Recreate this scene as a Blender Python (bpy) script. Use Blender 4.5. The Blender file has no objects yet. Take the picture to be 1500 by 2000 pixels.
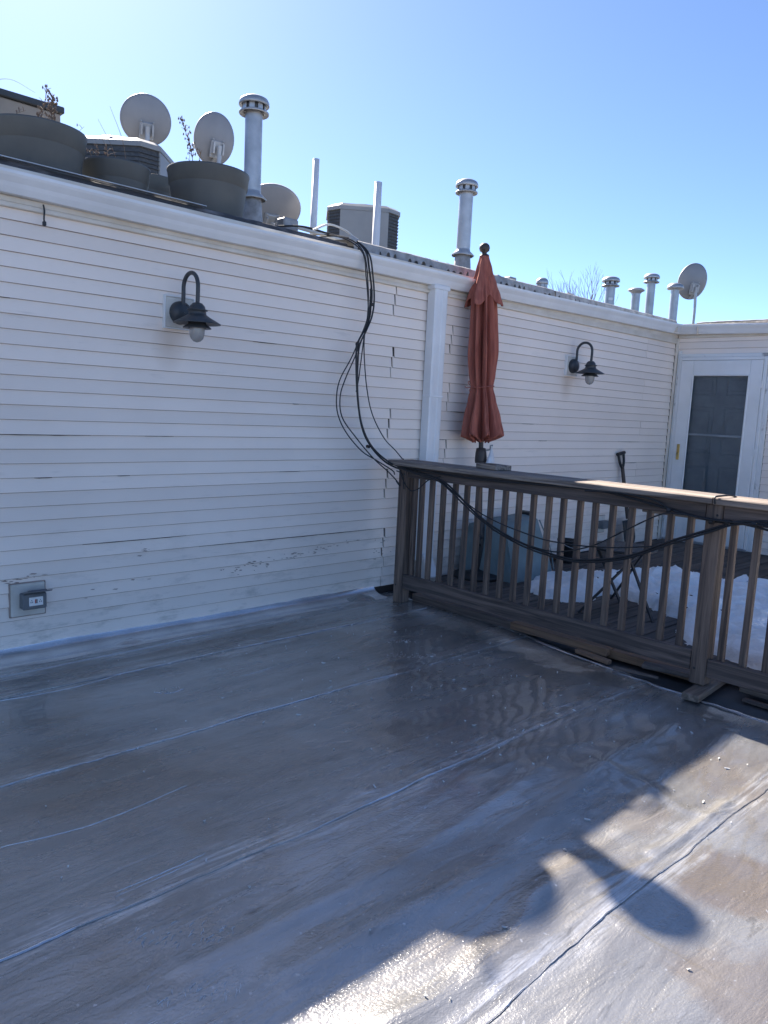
import bpy, bmesh, math, random
from mathutils import Vector, Matrix, noise
random.seed(7)
R = math.radians
scene = bpy.context.scene
COL = scene.collection

# ------------------------------------------------------------------ camera
cam_d = bpy.data.cameras.new('camera')
cam = bpy.data.objects.new('camera', cam_d); COL.objects.link(cam)
cam_d.sensor_fit = 'VERTICAL'; cam_d.sensor_height = 36.0
cam_d.lens = 36.0 * 1499.36 / 2000.0
cam_d.clip_start = 0.05; cam_d.clip_end = 6000
yaw, pitch, roll = R(44.1456), R(-7.6216), R(2.8054)
fw = Vector((math.sin(yaw)*math.cos(pitch), math.cos(yaw)*math.cos(pitch), math.sin(pitch)))
rt = Vector((math.cos(yaw), -math.sin(yaw), 0)); up = rt.cross(fw)
rt2 = rt*math.cos(roll) + up*math.sin(roll); up2 = up*math.cos(roll) - rt*math.sin(roll)
mw = Matrix((rt2, up2, -fw)).transposed().to_4x4(); mw.translation = Vector((0, 0, 1.5))
cam.matrix_world = mw
scene.camera = cam

# ------------------------------------------------------------------ sky, sun, exposure
SUN_EL, SUN_AZ = R(39.8), R(17.0)          # azimuth from +Y towards +X
world = bpy.data.worlds.new('World'); scene.world = world; world.use_nodes = True
wn = world.node_tree; wn.nodes.clear()
sky = wn.nodes.new('ShaderNodeTexSky'); sky.sky_type = 'NISHITA'; sky.sun_disc = False
sky.sun_elevation = SUN_EL; sky.sun_rotation = SUN_AZ
sky.air_density = 0.50; sky.dust_density = 0.24; sky.ozone_density = 4.5; sky.altitude = 100
bg = wn.nodes.new('ShaderNodeBackground'); bg.inputs['Strength'].default_value = 0.080
wo = wn.nodes.new('ShaderNodeOutputWorld')
wn.links.new(sky.outputs[0], bg.inputs[0]); wn.links.new(bg.outputs[0], wo.inputs[0])
sun_d = bpy.data.lights.new('sun', 'SUN'); sun_d.energy = 5.0; sun_d.angle = R(0.53); sun_d.color = (1.0, 0.91, 0.80)
sun = bpy.data.objects.new('sun', sun_d); COL.objects.link(sun)
sdir = Vector((math.sin(SUN_AZ)*math.cos(SUN_EL), math.cos(SUN_AZ)*math.cos(SUN_EL), math.sin(SUN_EL)))
sun.rotation_euler = sdir.to_track_quat('Z', 'Y').to_euler(); sun.location = (0, 0, 20)
vs = scene.view_settings
vs.view_transform = 'Standard'; vs.look = 'None'; vs.exposure = 1.88; vs.gamma = 1.0; vs.use_curve_mapping = False

# ------------------------------------------------------------------ materials
def nodes_of(name):
    m = bpy.data.materials.new(name); m.use_nodes = True
    nt = m.node_tree; b = nt.nodes['Principled BSDF']
    return m, nt, b
def N(nt, t, **kw):
    n = nt.nodes.new(t)
    for k, v in kw.items():
        if hasattr(n, k): setattr(n, k, v)
        else: n.inputs[k].default_value = v
    return n
def coords(nt, stretch=(1, 1, 1), world_pos=False):
    mp = N(nt, 'ShaderNodeMapping'); mp.inputs['Scale'].default_value = stretch
    if world_pos:
        g = N(nt, 'ShaderNodeNewGeometry'); nt.links.new(g.outputs['Position'], mp.inputs['Vector'])
    else:
        tc = N(nt, 'ShaderNodeTexCoord'); oi = N(nt, 'ShaderNodeObjectInfo')
        ad = N(nt, 'ShaderNodeVectorMath', operation='ADD')
        sc = N(nt, 'ShaderNodeVectorMath', operation='SCALE'); 
        cb = N(nt, 'ShaderNodeCombineXYZ')
        for i in range(3): nt.links.new(oi.outputs['Random'], cb.inputs[i])
        nt.links.new(cb.outputs[0], sc.inputs[0]); sc.inputs['Scale'].default_value = 37.0
        nt.links.new(tc.outputs['Object'], ad.inputs[0]); nt.links.new(sc.outputs[0], ad.inputs[1])
        nt.links.new(ad.outputs[0], mp.inputs['Vector'])
    return mp.outputs[0]
def noise_n(nt, vec, scale, detail=6, rough=.55, dist=0):
    n = N(nt, 'ShaderNodeTexNoise'); n.inputs['Scale'].default_value = scale
    n.inputs['Detail'].default_value = detail; n.inputs['Roughness'].default_value = rough
    n.inputs['Distortion'].default_value = dist
    nt.links.new(vec, n.inputs['Vector']); return n.outputs[0]
def ramp(nt, fac, stops):
    r = N(nt, 'ShaderNodeValToRGB'); e = r.color_ramp.elements
    while len(e) < len(stops): e.new(0.5)
    for i, (p, c) in enumerate(stops):
        e[i].position = p; e[i].color = (c[0], c[1], c[2], 1) if not isinstance(c, (int, float)) else (c, c, c, 1)
    nt.links.new(fac, r.inputs[0]); return r.outputs[0]
def mixc(nt, fac, a, b, mode='MIX'):
    m = N(nt, 'ShaderNodeMix', data_type='RGBA', blend_type=mode)
    for s, v in ((m.inputs[0], fac), (m.inputs[6], a), (m.inputs[7], b)):
        if isinstance(v, (int, float)): s.default_value = v
        elif isinstance(v, tuple): s.default_value = (*v, 1)
        else: nt.links.new(v, s)
    return m.outputs[2]
def bump(nt, b, h, strength, dist, prev=None):
    n = N(nt, 'ShaderNodeBump'); n.inputs['Strength'].default_value = strength; n.inputs['Distance'].default_value = dist
    nt.links.new(h, n.inputs['Height'])
    if prev: nt.links.new(prev, n.inputs['Normal'])
    nt.links.new(n.outputs[0], b.inputs['Normal']); return n.outputs[0]
def obj_rand(nt, col, amt):
    oi = N(nt, 'ShaderNodeObjectInfo'); mr = N(nt, 'ShaderNodeMapRange')
    nt.links.new(oi.outputs['Random'], mr.inputs[0]); mr.inputs[3].default_value = 1-amt; mr.inputs[4].default_value = 1+amt
    hs = N(nt, 'ShaderNodeHueSaturation'); nt.links.new(mr.outputs[0], hs.inputs['Value']); nt.links.new(col, hs.inputs['Color'])
    return hs.outputs[0]
def simple(name, c1, c2=None, scale=6, rough=.6, metal=0, bmp=0, bscale=40, stretch=(1, 1, 1), rnd=0, lo=.35, hi=.65, world_pos=False, spec=None):
    m, nt, b = nodes_of(name)
    v = coords(nt, stretch, world_pos)
    if c2 is None: c2 = tuple(x*.8 for x in c1)
    col = ramp(nt, noise_n(nt, v, scale), [(lo, c1), (hi, c2)])
    if rnd: col = obj_rand(nt, col, rnd)
    nt.links.new(col, b.inputs['Base Color'])
    b.inputs['Roughness'].default_value = rough; b.inputs['Metallic'].default_value = metal
    if spec is not None: b.inputs['Specular IOR Level'].default_value = spec
    if bmp: bump(nt, b, noise_n(nt, v, bscale), .6, bmp)
    return m
def wood(name, c1, c2, axis, rnd=.12, rough=.75, grain=1.0):
    m, nt, b = nodes_of(name)
    st = [22, 22, 22]; st[axis] = 1.0
    v = coords(nt, tuple(st))
    n1 = noise_n(nt, v, 1.6*grain, 8, .62, .6)
    st2 = [3, 3, 3]; st2[axis] = .8
    v2 = coords(nt, tuple(st2)); n2 = noise_n(nt, v2, 1.3, 4)
    col = ramp(nt, n1, [(.3, tuple(x*.5 for x in c2)), (.45, c2), (.62, c1), (.75, tuple(x*1.15 for x in c1))])
    col = mixc(nt, ramp(nt, n2, [(.4, 0.0), (.7, .55)]), col, tuple((x*.45+.05) for x in c2))
    col = obj_rand(nt, col, rnd)
    nt.links.new(col, b.inputs['Base Color']); b.inputs['Roughness'].default_value = rough
    b.inputs['Specular IOR Level'].default_value = .3
    bump(nt, b, n1, .7, .004)
    return m
MAT = {}
# siding: cream vinyl, slightly chalky, with faint grime
def siding_mat(name, base, dirt_amt):
    m, nt, b = nodes_of(name)
    v = coords(nt, (1, 1, 1), True)
    col = ramp(nt, noise_n(nt, v, .9, 5), [(.3, base), (.72, tuple(x*.88 for x in base))])
    vs_ = coords(nt, (2.0, 2.0, 14.0), True)
    g = ramp(nt, noise_n(nt, vs_, 1.2, 8, .65), [(.6, 0.0), (.8, 1.0)])
    col = mixc(nt, mixc(nt, 1.0, g, dirt_amt*1.0 if False else (dirt_amt,)*3, 'MULTIPLY'), col, (.33, .29, .26))
    # splash dirt low on the wall
    geo = N(nt, 'ShaderNodeNewGeometry'); sx = N(nt, 'ShaderNodeSeparateXYZ'); nt.links.new(geo.outputs['Position'], sx.inputs[0])
    mr = N(nt, 'ShaderNodeMapRange'); nt.links.new(sx.outputs[2], mr.inputs[0])
    mr.inputs[1].default_value = .75; mr.inputs[2].default_value = 0.0; mr.inputs[3].default_value = 0; mr.inputs[4].default_value = 1
    sp = ramp(nt, noise_n(nt, coords(nt, (1.5, 1.5, 5), True), 2.2, 9, .7), [(.52, 0.0), (.66, .55)])
    col = mixc(nt, mixc(nt, 1.0, sp, mr.outputs[0], 'MULTIPLY'), col, (.36, .33, .28))
    fl = ramp(nt, noise_n(nt, coords(nt, (9, 9, 30), True), 2.0, 6, .7), [(.72, 0.0), (.76, .8)])
    col = mixc(nt, mixc(nt, 1.0, fl, mr.outputs[0], 'MULTIPLY'), col, (.16, .14, .13))
    for (lx, lz) in ((2.46, 1.84), (7.03, 1.84)):            # rusty drip stains under the lamps
        g2 = N(nt, 'ShaderNodeNewGeometry'); mp2 = N(nt, 'ShaderNodeMapping'); mp2.inputs['Scale'].default_value = (1.3, 1, .9)
        nt.links.new(g2.outputs['Position'], mp2.inputs['Vector'])
        dn = N(nt, 'ShaderNodeVectorMath', operation='DISTANCE'); nt.links.new(mp2.outputs[0], dn.inputs[0]); dn.inputs[1].default_value = (lx*1.3, 4.585, lz*.9)
        mr2 = N(nt, 'ShaderNodeMapRange'); nt.links.new(dn.outputs['Value'], mr2.inputs[0]); mr2.inputs[1].default_value = .17; mr2.inputs[2].default_value = .02; mr2.inputs[3].default_value = 0; mr2.inputs[4].default_value = .42
        col = mixc(nt, mr2.outputs[0], col, (.48, .36, .27))
    col = obj_rand(nt, col, .04)
    nt.links.new(col, b.inputs['Base Color']); b.inputs['Roughness'].default_value = .55
    b.inputs['Specular IOR Level'].default_value = .35
    bump(nt, b, noise_n(nt, coords(nt, (4, 4, 40), True), 6, 5), .25, .002)
    return m
MAT['siding'] = siding_mat('cream vinyl siding', (.90, .79, .70), .35)
MAT['lap'] = simple('grime and shade lap edge', (.46, .36, .31), (.27, .21, .18), 3, .8, world_pos=True)  # grime brown that also paints the shadow line under each siding board
MAT['trim'] = simple('cream trim paint', (.72, .66, .58), (.62, .55, .46), 4, .55)
MAT['gutter'] = simple('white gutter enamel', (.80, .80, .80), (.70, .70, .70), 2.5, .38, bmp=.0015, bscale=6)
MAT['white'] = simple('white paint', (.80, .80, .80), (.73, .73, .72), 3, .4)
MAT['peel'] = simple('peeling white paint', (.74, .74, .73), (.36, .34, .33), 5, .7, stretch=(3, 1.2, .8), lo=.56, hi=.66, bmp=.003, bscale=30)
MAT['backing'] = simple('dark wall sheathing', (.05, .04, .035), rough=.9)
MAT['black_roof'] = simple('black roofing felt', (.035, .037, .04), (.06, .06, .062), 5, .8, bmp=.004, bscale=60)
MAT['felt_edge'] = simple('weathered roof edge', (.05, .05, .055), (.20, .19, .19), 6, .8, stretch=(.7, 3, 3), lo=.45, hi=.7, bmp=.004, bscale=30)
MAT['galv'] = simple('galvanised steel', (.46, .47, .48), (.36, .37, .385), 9, .42, metal=.55, rnd=.05)
MAT['galv_dull'] = simple('dull galvanised steel', (.38, .38, .385), (.24, .235, .23), 14, .6, metal=.35)
MAT['tar'] = simple('roof tar', (.03, .03, .03), rough=.5)
MAT['pvc'] = simple('white plastic pipe', (.78, .77, .77), (.70, .69, .69), 3, .4)
MAT['dish'] = simple('grey dish enamel', (.31, .31, .32), (.26, .26, .27), 3, .45, rnd=.05)
MAT['dish_steel'] = simple('dish bracket steel', (.50, .50, .50), (.40, .40, .40), 12, .45, metal=.4)
MAT['pot'] = simple('grey-green plastic planter', (.11, .115, .11), (.085, .09, .088), 4, .55, rnd=.12)
MAT['soil'] = simple('potting soil', (.035, .025, .02), (.06, .045, .035), 30, .95, bmp=.01, bscale=40)
MAT['dry'] = simple('dry plant stems', (.22, .16, .11), (.13, .09, .07), 20, .8, rnd=.15)
MAT['ac'] = simple('grey condenser casing', (.33, .33, .325), (.28, .28, .275), 3, .5)
MAT['ac_dark'] = simple('dark condenser coil', (.05, .055, .065), (.09, .095, .10), 40, .6)
MAT['tan'] = simple('tan stucco', (.34, .29, .24), (.28, .24, .20), 4, .85, bmp=.003)
MAT['coping'] = simple('dark coping metal', (.05, .055, .06), rough=.5)
MAT['lamp'] = simple('dark bronze lamp enamel', (.035, .04, .045), (.05, .052, .055), 14, .45)
MAT['plate'] = simple('aged white mounting block', (.66, .63, .57), (.52, .48, .42), 7, .6)
MAT['outlet_box'] = simple('grey cast outlet box', (.16, .17, .18), (.12, .13, .14), 12, .5)
MAT['black'] = simple('black plastic', (.02, .02, .022), rough=.45)
MAT['cable'] = simple('black cable jacket', (.018, .018, .02), rough=.5)
MAT['silver_cable'] = simple('pale cable jacket', (.6, .6, .58), rough=.4)
MAT['red'] = simple('red plastic', (.4, .03, .02), rough=.5)
MAT['rail_y'] = wood('weathered rail timber', (.205, .15, .125), (.105, .08, .07), 1)
MAT['rail_z'] = wood('weathered baluster timber', (.235, .168, .128), (.10, .073, .061), 2)
MAT['cap'] = wood('silvered cap timber', (.36, .295, .245), (.17, .14, .122), 1)
MAT['deck'] = wood('dark deck timber', (.13, .105, .09), (.075, .062, .055), 0, rnd=.25)
MAT['plank'] = wood('brown plank timber', (.30, .175, .10), (.19, .11, .07), 1, rnd=.3)
MAT['plank_x'] = wood('split lumber', (.30, .235, .19), (.18, .14, .11), 0, rnd=.2)
MAT['umb'] = simple('rust red canvas', (.43, .15, .108), (.29, .092, .07), 5, .9, bmp=.010, bscale=5, stretch=(6, 6, .7), spec=.15)
MAT['umb_wood'] = simple('dark umbrella wood', (.06, .045, .038), rough=.5)
MAT['cover'] = simple('slate green cover cloth', (.21, .275, .285), (.15, .205, .215), 4, .75, bmp=.004, bscale=9)
MAT['iron'] = simple('black iron', (.025, .027, .03), rough=.5)
MAT['brass'] = simple('worn brass', (.55, .38, .14), (.45, .30, .10), 20, .35, metal=.8)
MAT['inner_door'] = simple('grey-blue door paint', (.55, .57, .59), rough=.5)
MAT['sash'] = simple('grey sash bar', (.22, .25, .28), rough=.4)
MAT['bag'] = simple('white plastic bag', (.75, .75, .76), (.6, .6, .62), 12, .4)
MAT['leaf'] = simple('dead leaves', (.05, .03, .02), rough=.9)
MAT['flake'] = simple('pale paint flakes', (.62, .62, .62), (.5, .5, .5), 5, .5, rnd=.2)
MAT['ground'] = simple('distant ground', (.36, .34, .31), (.24, .23, .21), .05, .9, world_pos=True)
MAT['bark'] = simple('bare branch bark', (.13, .10, .085), rough=.9)
MAT['tape'] = simple('grey duct tape', (.35, .35, .36), rough=.4)
def glass_mat(name, tint, refl):
    m, nt, b = nodes_of(name)
    out = nt.nodes['Material Output']
    t = N(nt, 'ShaderNodeBsdfTransparent'); t.inputs[0].default_value = (*tint, 1)
    g = N(nt, 'ShaderNodeBsdfGlossy'); g.inputs['Roughness'].default_value = .06
    fr = N(nt, 'ShaderNodeFresnel'); fr.inputs[0].default_value = refl
    mx = N(nt, 'ShaderNodeMixShader')
    nt.links.new(fr.outputs[0], mx.inputs[0]); nt.links.new(t.outputs[0], mx.inputs[1]); nt.links.new(g.outputs[0], mx.inputs[2])
    nt.links.new(mx.outputs[0], out.inputs[0]); return m
MAT['glass'] = glass_mat('door glass', (.78, .81, .83), 1.5)
MAT['globe'] = simple('frosted lamp glass', (.62, .60, .58), (.5, .48, .46), 9, .15)
MAT['globe'].node_tree.nodes['Principled BSDF'].inputs['Transmission Weight'].default_value = .55
# aluminium roof coating
def coating(name):
    m, nt, b = nodes_of(name)
    v = coords(nt, (1, 1, 1), True)
    vl = coords(nt, (.35, 2.4, 1), True)                    # streaks along the rolls
    n_big = noise_n(nt, vl, 1.3, 8, .66, .5)
    n_pat = noise_n(nt, v, 1.1, 6, .62, .8)
    col = ramp(nt, n_big, [(.30, (.26, .255, .25)), (.48, (.35, .345, .34)), (.66, (.44, .435, .43))])
    col = mixc(nt, ramp(nt, n_pat, [(.48, 0.0), (.66, .6)]), col, (.27, .225, .185))     # brown rubbed patches
    # a few worn tan stains with feathered, broken edges
    geo = N(nt, 'ShaderNodeNewGeometry')
    wob = N(nt, 'ShaderNodeVectorMath', operation='SCALE'); nn = N(nt, 'ShaderNodeTexNoise'); nn.inputs['Scale'].default_value = 4.0; nn.inputs['Detail'].default_value = 8; nn.inputs['Roughness'].default_value = .65
    nt.links.new(v, nn.inputs['Vector']); nt.links.new(nn.outputs['Color'], wob.inputs[0]); wob.inputs['Scale'].default_value = .34
    pos = N(nt, 'ShaderNodeVectorMath', operation='ADD'); nt.links.new(geo.outputs['Position'], pos.inputs[0]); nt.links.new(wob.outputs[0], pos.inputs[1])
    for (sx_, sy_, sr, amt) in ((2.62, .86, .24, .8), (2.10, .62, .22, .6), (3.45, 1.25, .30, .4), (2.75, 1.32, .18, .4), (1.1, 2.85, .5, .3), (3.95, 2.35, .4, .5), (3.2, .6, .35, .5)):
        dn = N(nt, 'ShaderNodeVectorMath', operation='DISTANCE'); nt.links.new(pos.outputs[0], dn.inputs[0]); dn.inputs[1].default_value = (sx_+.17, sy_+.17, ZFC+.17)
        mr = N(nt, 'ShaderNodeMapRange'); nt.links.new(dn.outputs['Value'], mr.inputs[0]); mr.inputs[1].default_value = sr*1.05; mr.inputs[2].default_value = sr*.75; mr.inputs[3].default_value = 0; mr.inputs[4].default_value = amt
        col = mixc(nt, mr.outputs[0], col, (.285, .235, .195))
    hand = ramp(nt, noise_n(nt, coords(nt, (3.0, 26, 1), True), 2.0, 8, .72, .3), [(.60, 0.0), (.70, .45)])
    col = mixc(nt, hand, col, (.50, .50, .51))
    cross = ramp(nt, noise_n(nt, coords(nt, (24, 4, 1), True), 1.7, 8, .72, .4), [(.64, 0.0), (.72, .4)])
    col = mixc(nt, cross, col, (.48, .48, .49))
    # brushed-on silver smears along the laps
    sy = N(nt, 'ShaderNodeSeparateXYZ'); nt.links.new(pos.outputs[0], sy.inputs[0])
    sm_n = ramp(nt, noise_n(nt, coords(nt, (1.6, 30, 1), True), 1.6, 9, .72, .5), [(.46, 0.0), (.60, .9)])
    for e_ in (3.97, 3.05, 2.05, 1.065, 4.32):
        sb = N(nt, 'ShaderNodeMath', operation='SUBTRACT'); nt.links.new(sy.outputs[1], sb.inputs[0]); sb.inputs[1].default_value = e_+.17+.02
        ab = N(nt, 'ShaderNodeMath', operation='ABSOLUTE'); nt.links.new(sb.outputs[0], ab.inputs[0])
        mr = N(nt, 'ShaderNodeMapRange'); nt.links.new(ab.outputs[0], mr.inputs[0]); mr.inputs[1].default_value = .085; mr.inputs[2].default_value = .015; mr.inputs[3].default_value = 0; mr.inputs[4].default_value = 1
        col = mixc(nt, mixc(nt, 1.0, sm_n, mr.outputs[0], 'MULTIPLY'), col, (.66, .66, .67))
    spk = ramp(nt, noise_n(nt, v, 45, 2, .5), [(.71, 0.0), (.74, .7)])
    col = mixc(nt, spk, col, (.60, .60, .61))
    dk = ramp(nt, noise_n(nt, coords(nt, (2.2, 14, 1), True), 1.6, 8, .7, .6), [(.33, .5), (.42, 0.0)])
    col = mixc(nt, dk, col, (.13, .125, .12))
    nt.links.new(col, b.inputs['Base Color'])
    b.inputs['Metallic'].default_value = .66
    ro = ramp(nt, noise_n(nt, vl, 2.3, 8, .7, .5), [(.30, .17), (.48, .28), (.66, .42)])
    wet = ramp(nt, noise_n(nt, coords(nt, (.8, 1.6, 1), True), 1.5, 6, .6, .6), [(.36, .0), (.56, .85)])     # damp film
    nt.links.new(wet, b.inputs['Coat Weight']); b.inputs['Coat Roughness'].default_value = .07
    nt.links.new(mixc(nt, mixc(nt, 1.0, wet, (.6, .6, .6), 'MULTIPLY'), ro, (.14, .14, .14)), b.inputs['Roughness']); b.inputs['Coat IOR'].default_value = 1.38
    h1 = noise_n(nt, coords(nt, (.8, 3.2, 1), True), 3.0, 5, .55, .8)
    p1 = bump(nt, b, h1, .35, .022)
    p2 = bump(nt, b, noise_n(nt, v, 105, 3, .65), .55, .003, p1)
    bump(nt, b, noise_n(nt, v, 14, 6, .65, .6), .25, .008, p2)
    return m
ZFC = -.045
MAT['foil'] = simple('glossy aluminium flashing', (.80, .80, .81), (.62, .62, .63), 3, .26, metal=.8, bmp=.003, bscale=7, world_pos=True)
MAT['coat'] = coating('aluminium roof coating')
MAT['bead'] = simple('bright seam coating', (.72, .72, .73), (.5, .5, .51), 14, .28, metal=.55, bmp=.003, bscale=50, world_pos=True)
MAT['snow'] = simple('old snow', (.93, .93, .93), (.80, .78, .75), 4, .6, bmp=.03, bscale=22, world_pos=True)
sn = MAT['snow'].node_tree; b_ = sn.nodes['Principled BSDF']
b_.inputs['Specular IOR Level'].default_value = .25

# ------------------------------------------------------------------ mesh helpers
class MB:
    def __init__(s): s.v = []; s.f = []; s.mi = []; s.sm = []
    def add(s, vs_, fs, mi=0, smooth=False):
        o = len(s.v); s.v += [tuple(x) for x in vs_]
        for f in fs: s.f.append([o+i for i in f]); s.mi.append(mi); s.sm.append(smooth)
        return s
    def box(s, x0, x1, y0, y1, z0, z1, c=.003, mi=0, rot=None):
        """chamfered box; rot = (angle about z, centre)"""
        x0, x1 = min(x0, x1), max(x0, x1); y0, y1 = min(y0, y1), max(y0, y1); z0, z1 = min(z0, z1), max(z0, z1)
        c = min(c, (x1-x0)*.45, (y1-y0)*.45, (z1-z0)*.45)
        bm = bmesh.new()
        for sx, sy, sz in [(a, b, d) for a in (0, 1) for b in (0, 1) for d in (0, 1)]:
            X, Y, Z = (x0, x1)[sx], (y0, y1)[sy], (z0, z1)[sz]
            dx, dy, dz = (c, -c)[sx], (c, -c)[sy], (c, -c)[sz]
            for p in ((X, Y+dy, Z+dz), (X+dx, Y, Z+dz), (X+dx, Y+dy, Z)): bm.verts.new(p)
        bmesh.ops.convex_hull(bm, input=bm.verts)
        bmesh.ops.dissolve_limit(bm, angle_limit=.01, verts=bm.verts, edges=bm.edges)
        bm.verts.index_update()
        vs_ = [v.co.copy() for v in bm.verts]; fs = [[v.index for v in f.verts] for f in bm.faces]; bm.free()
        if rot:
            q = Matrix.Rotation(rot[0], 3, 'Z'); cc = Vector(rot[1]); vs_ = [q @ (v-cc) + cc for v in vs_]
        return s.add(vs_, fs, mi)
    def obox(s, a, b, w, h, c=.002, mi=0, upv=(0, 0, 1), twist=0):
        """box beam from a to b, width w (side), height h (up)"""
        a, b = Vector(a), Vector(b); d = b-a; L = d.length; d.normalize()
        u = Vector(upv); sd = d.cross(u)
        if sd.length < 1e-4: sd = d.cross(Vector((0, 1, 0)))
        sd.normalize(); u = sd.cross(d).normalized()
        t = MB().box(0, L, -w/2, w/2, -h/2, h/2, c)
        q = Matrix.Rotation(twist, 3, d)
        vs_ = [a + d*v[0] + q @ (sd*v[1] + u*v[2]) for v in t.v]
        return s.add(vs_, t.f, mi)
    def tube(s, pts, r, seg=8, mi=0, closed=False, cap=True):
        pts = [Vector(p) for p in pts]; n = len(pts); rs = r if isinstance(r, (list, tuple)) else [r]*n
        prev = None; rings = []
        for i in range(n):
            t = (pts[min(i+1, n-1)] - pts[max(i-1, 0)])
            if t.length < 1e-9: t = Vector((0, 0, 1))
            t.normalize()
            if prev is None:
                a = t.orthogonal().normalized()
            else:
                a = prev - t*prev.dot(t)
                a = a.normalized() if a.length > 1e-6 else t.orthogonal().normalized()
            prev = a; b = t.cross(a)
            rings.append([pts[i] + (a*math.cos(2*math.pi*k/seg) + b*math.sin(2*math.pi*k/seg))*rs[i] for k in range(seg)])
        vs_ = [p for rg in rings for p in rg]; fs = []
        for i in range(n-1):
            for k in range(seg):
                k2 = (k+1) % seg
                fs.append([i*seg+k, i*seg+k2, (i+1)*seg+k2, (i+1)*seg+k])
        s.add(vs_, fs, mi, True)
        if cap:
            s.add(rings[0], [list(range(seg))[::-1]], mi); s.add(rings[-1], [list(range(seg))], mi)
        return s
    def lathe(s, prof, seg=32, mi=0, centre=(0, 0, 0), axis=None, smooth=True, close=False):
        """prof = [(r, z)...] about z through centre; axis = optional 3x3 rotation"""
        vs_ = []; fs = []; n = len(prof)
        c = Vector(centre)
        for (r, z) in prof:
            for k in range(seg):
                a = 2*math.pi*k/seg; p = Vector((r*math.cos(a), r*math.sin(a), z))
                vs_.append(c + (axis @ p if axis else p))
        for i in range(n-1):
            for k in range(seg):
                k2 = (k+1) % seg; fs.append([i*seg+k, i*seg+k2, (i+1)*seg+k2, (i+1)*seg+k])
        return s.add(vs_, fs, mi, smooth)
    def prism(s, prof, axis, a, b, mi=0, cap=True, cuts=1, jit=0):
        """extrude a closed 2D profile; axis 'x': prof (y,z); 'y': prof (x,z); 'z': prof (x,y)"""
        n = len(prof); vs_ = []
        for j in range(cuts+1):
            t = a + (b-a)*j/cuts
            for (p, q) in prof:
                vs_.append({'x': (t, p, q), 'y': (p, t, q), 'z': (p, q, t)}[axis])
        fs = []
        for j in range(cuts):
            for i in range(n):
                i2 = (i+1) % n; fs.append([j*n+i, j*n+i2, (j+1)*n+i2, (j+1)*n+i])
        if cap: fs.append(list(range(n))[::-1]); fs.append([cuts*n+i for i in range(n)])
        return s.add(vs_, fs, mi)
    def build(s, name, mat, parent=None, base=(0, 0, 0), fix=True):
        me = bpy.data.meshes.new(name); b = Vector(base)
        me.from_pydata([Vector(v)-b for v in s.v], [], s.f)
        for m in (mat if isinstance(mat, (list, tuple)) else [mat]): me.materials.append(MAT[m] if isinstance(m, str) else m)
        for p, mi, sm in zip(me.polygons, s.mi, s.sm): p.material_index = mi; p.use_smooth = sm
        if fix:
            bm = bmesh.new(); bm.from_mesh(me); bmesh.ops.recalc_face_normals(bm, faces=bm.faces); bm.to_mesh(me); bm.free()
        o = bpy.data.objects.new(name, me); COL.objects.link(o)
        if parent: o.parent = parent
        return o
def empty(name, loc, rz=0):
    o = bpy.data.objects.new(name, None); COL.objects.link(o); o.location = loc; o.rotation_euler = (0, 0, rz)
    o.empty_display_size = .1; return o
def tag(o, label, cat, group=None):
    o['label'] = label; o['category'] = cat
    if group: o['group'] = group
    return o
def struct(o): o['kind'] = 'structure'; return o
def copy_tree(o, parent=None):
    c = o.copy(); COL.objects.link(c); c.parent = parent
    for ch in list(o.children): copy_tree(ch, c)
    return c
def catmull(pts, n=8):
    P = [Vector(p) for p in pts]; P = [P[0]*2-P[1]] + P + [P[-1]*2-P[-2]]; out = []
    for i in range(1, len(P)-2):
        for k in range(n):
            t = k/n; a, b, c, d = P[i-1], P[i], P[i+1], P[i+2]
            out.append(.5*((2*b) + (c-a)*t + (2*a-5*b+4*c-d)*t*t + (-a+3*b-3*c+d)*t**3))
    out.append(P[-2]); return out
def nz(x, y=0.0, z=0.0): return noise.noise(Vector((x, y, z)))
def fb(x, y=0.0, z=0.0, o=4): return noise.fractal(Vector((x, y, z)), .6, 2.0, o)

ZF = -.045      # roof membrane
ZD = .030       # deck boards
ZR = 2.70       # upper roof
W = 4.5816      # face of the long wall
XW = 9.42       # face of the door wall
S = .083238; Z0 = 2.42192

# ------------------------------------------------------------------ ground and flat roof
g = MB(); g.add([(-3000, -3000, -9), (3000, -3000, -9), (3000, 3000, -9), (-3000, 3000, -9)], [[0, 1, 2, 3]])
struct(g.build('ground', 'ground'))
roof = MB().box(-13, 15, -13, 4.70, -.6, ZF-.012, .01).build('flat_roof', 'black_roof'); struct(roof)
def deck_edge(y):
    pts = [(-99, 4.22), (1.3, 4.22), (1.75, 4.23), (2.2, 4.27), (2.5, 4.33), (3.2, 4.47), (4.4, 4.52), (6, 4.52)]
    for (a, p), (b, q) in zip(pts, pts[1:]):
        if a <= y <= b: x = p + (q-p)*(y-a)/(b-a); break
    return x + .03*nz(y*4, 3.1) + .012*nz(y*17, 9.2)
EDGES = [4.60, 3.97, 3.05, 2.05, 1.065, .07, -.93, -1.93, -2.93, -3.93, -5.0, -6.5, -8.0, -10.0, -12.5]
def seam_y(i, x):
    e = EDGES[i]
    return e + .028*fb(x*.55, i*7.3, 0, 3) + .010*nz(x*4.0, i*3.7) + .0035*nz(x*15, i*5.1) + .0022*nz(x*47, i*2.1)
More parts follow.
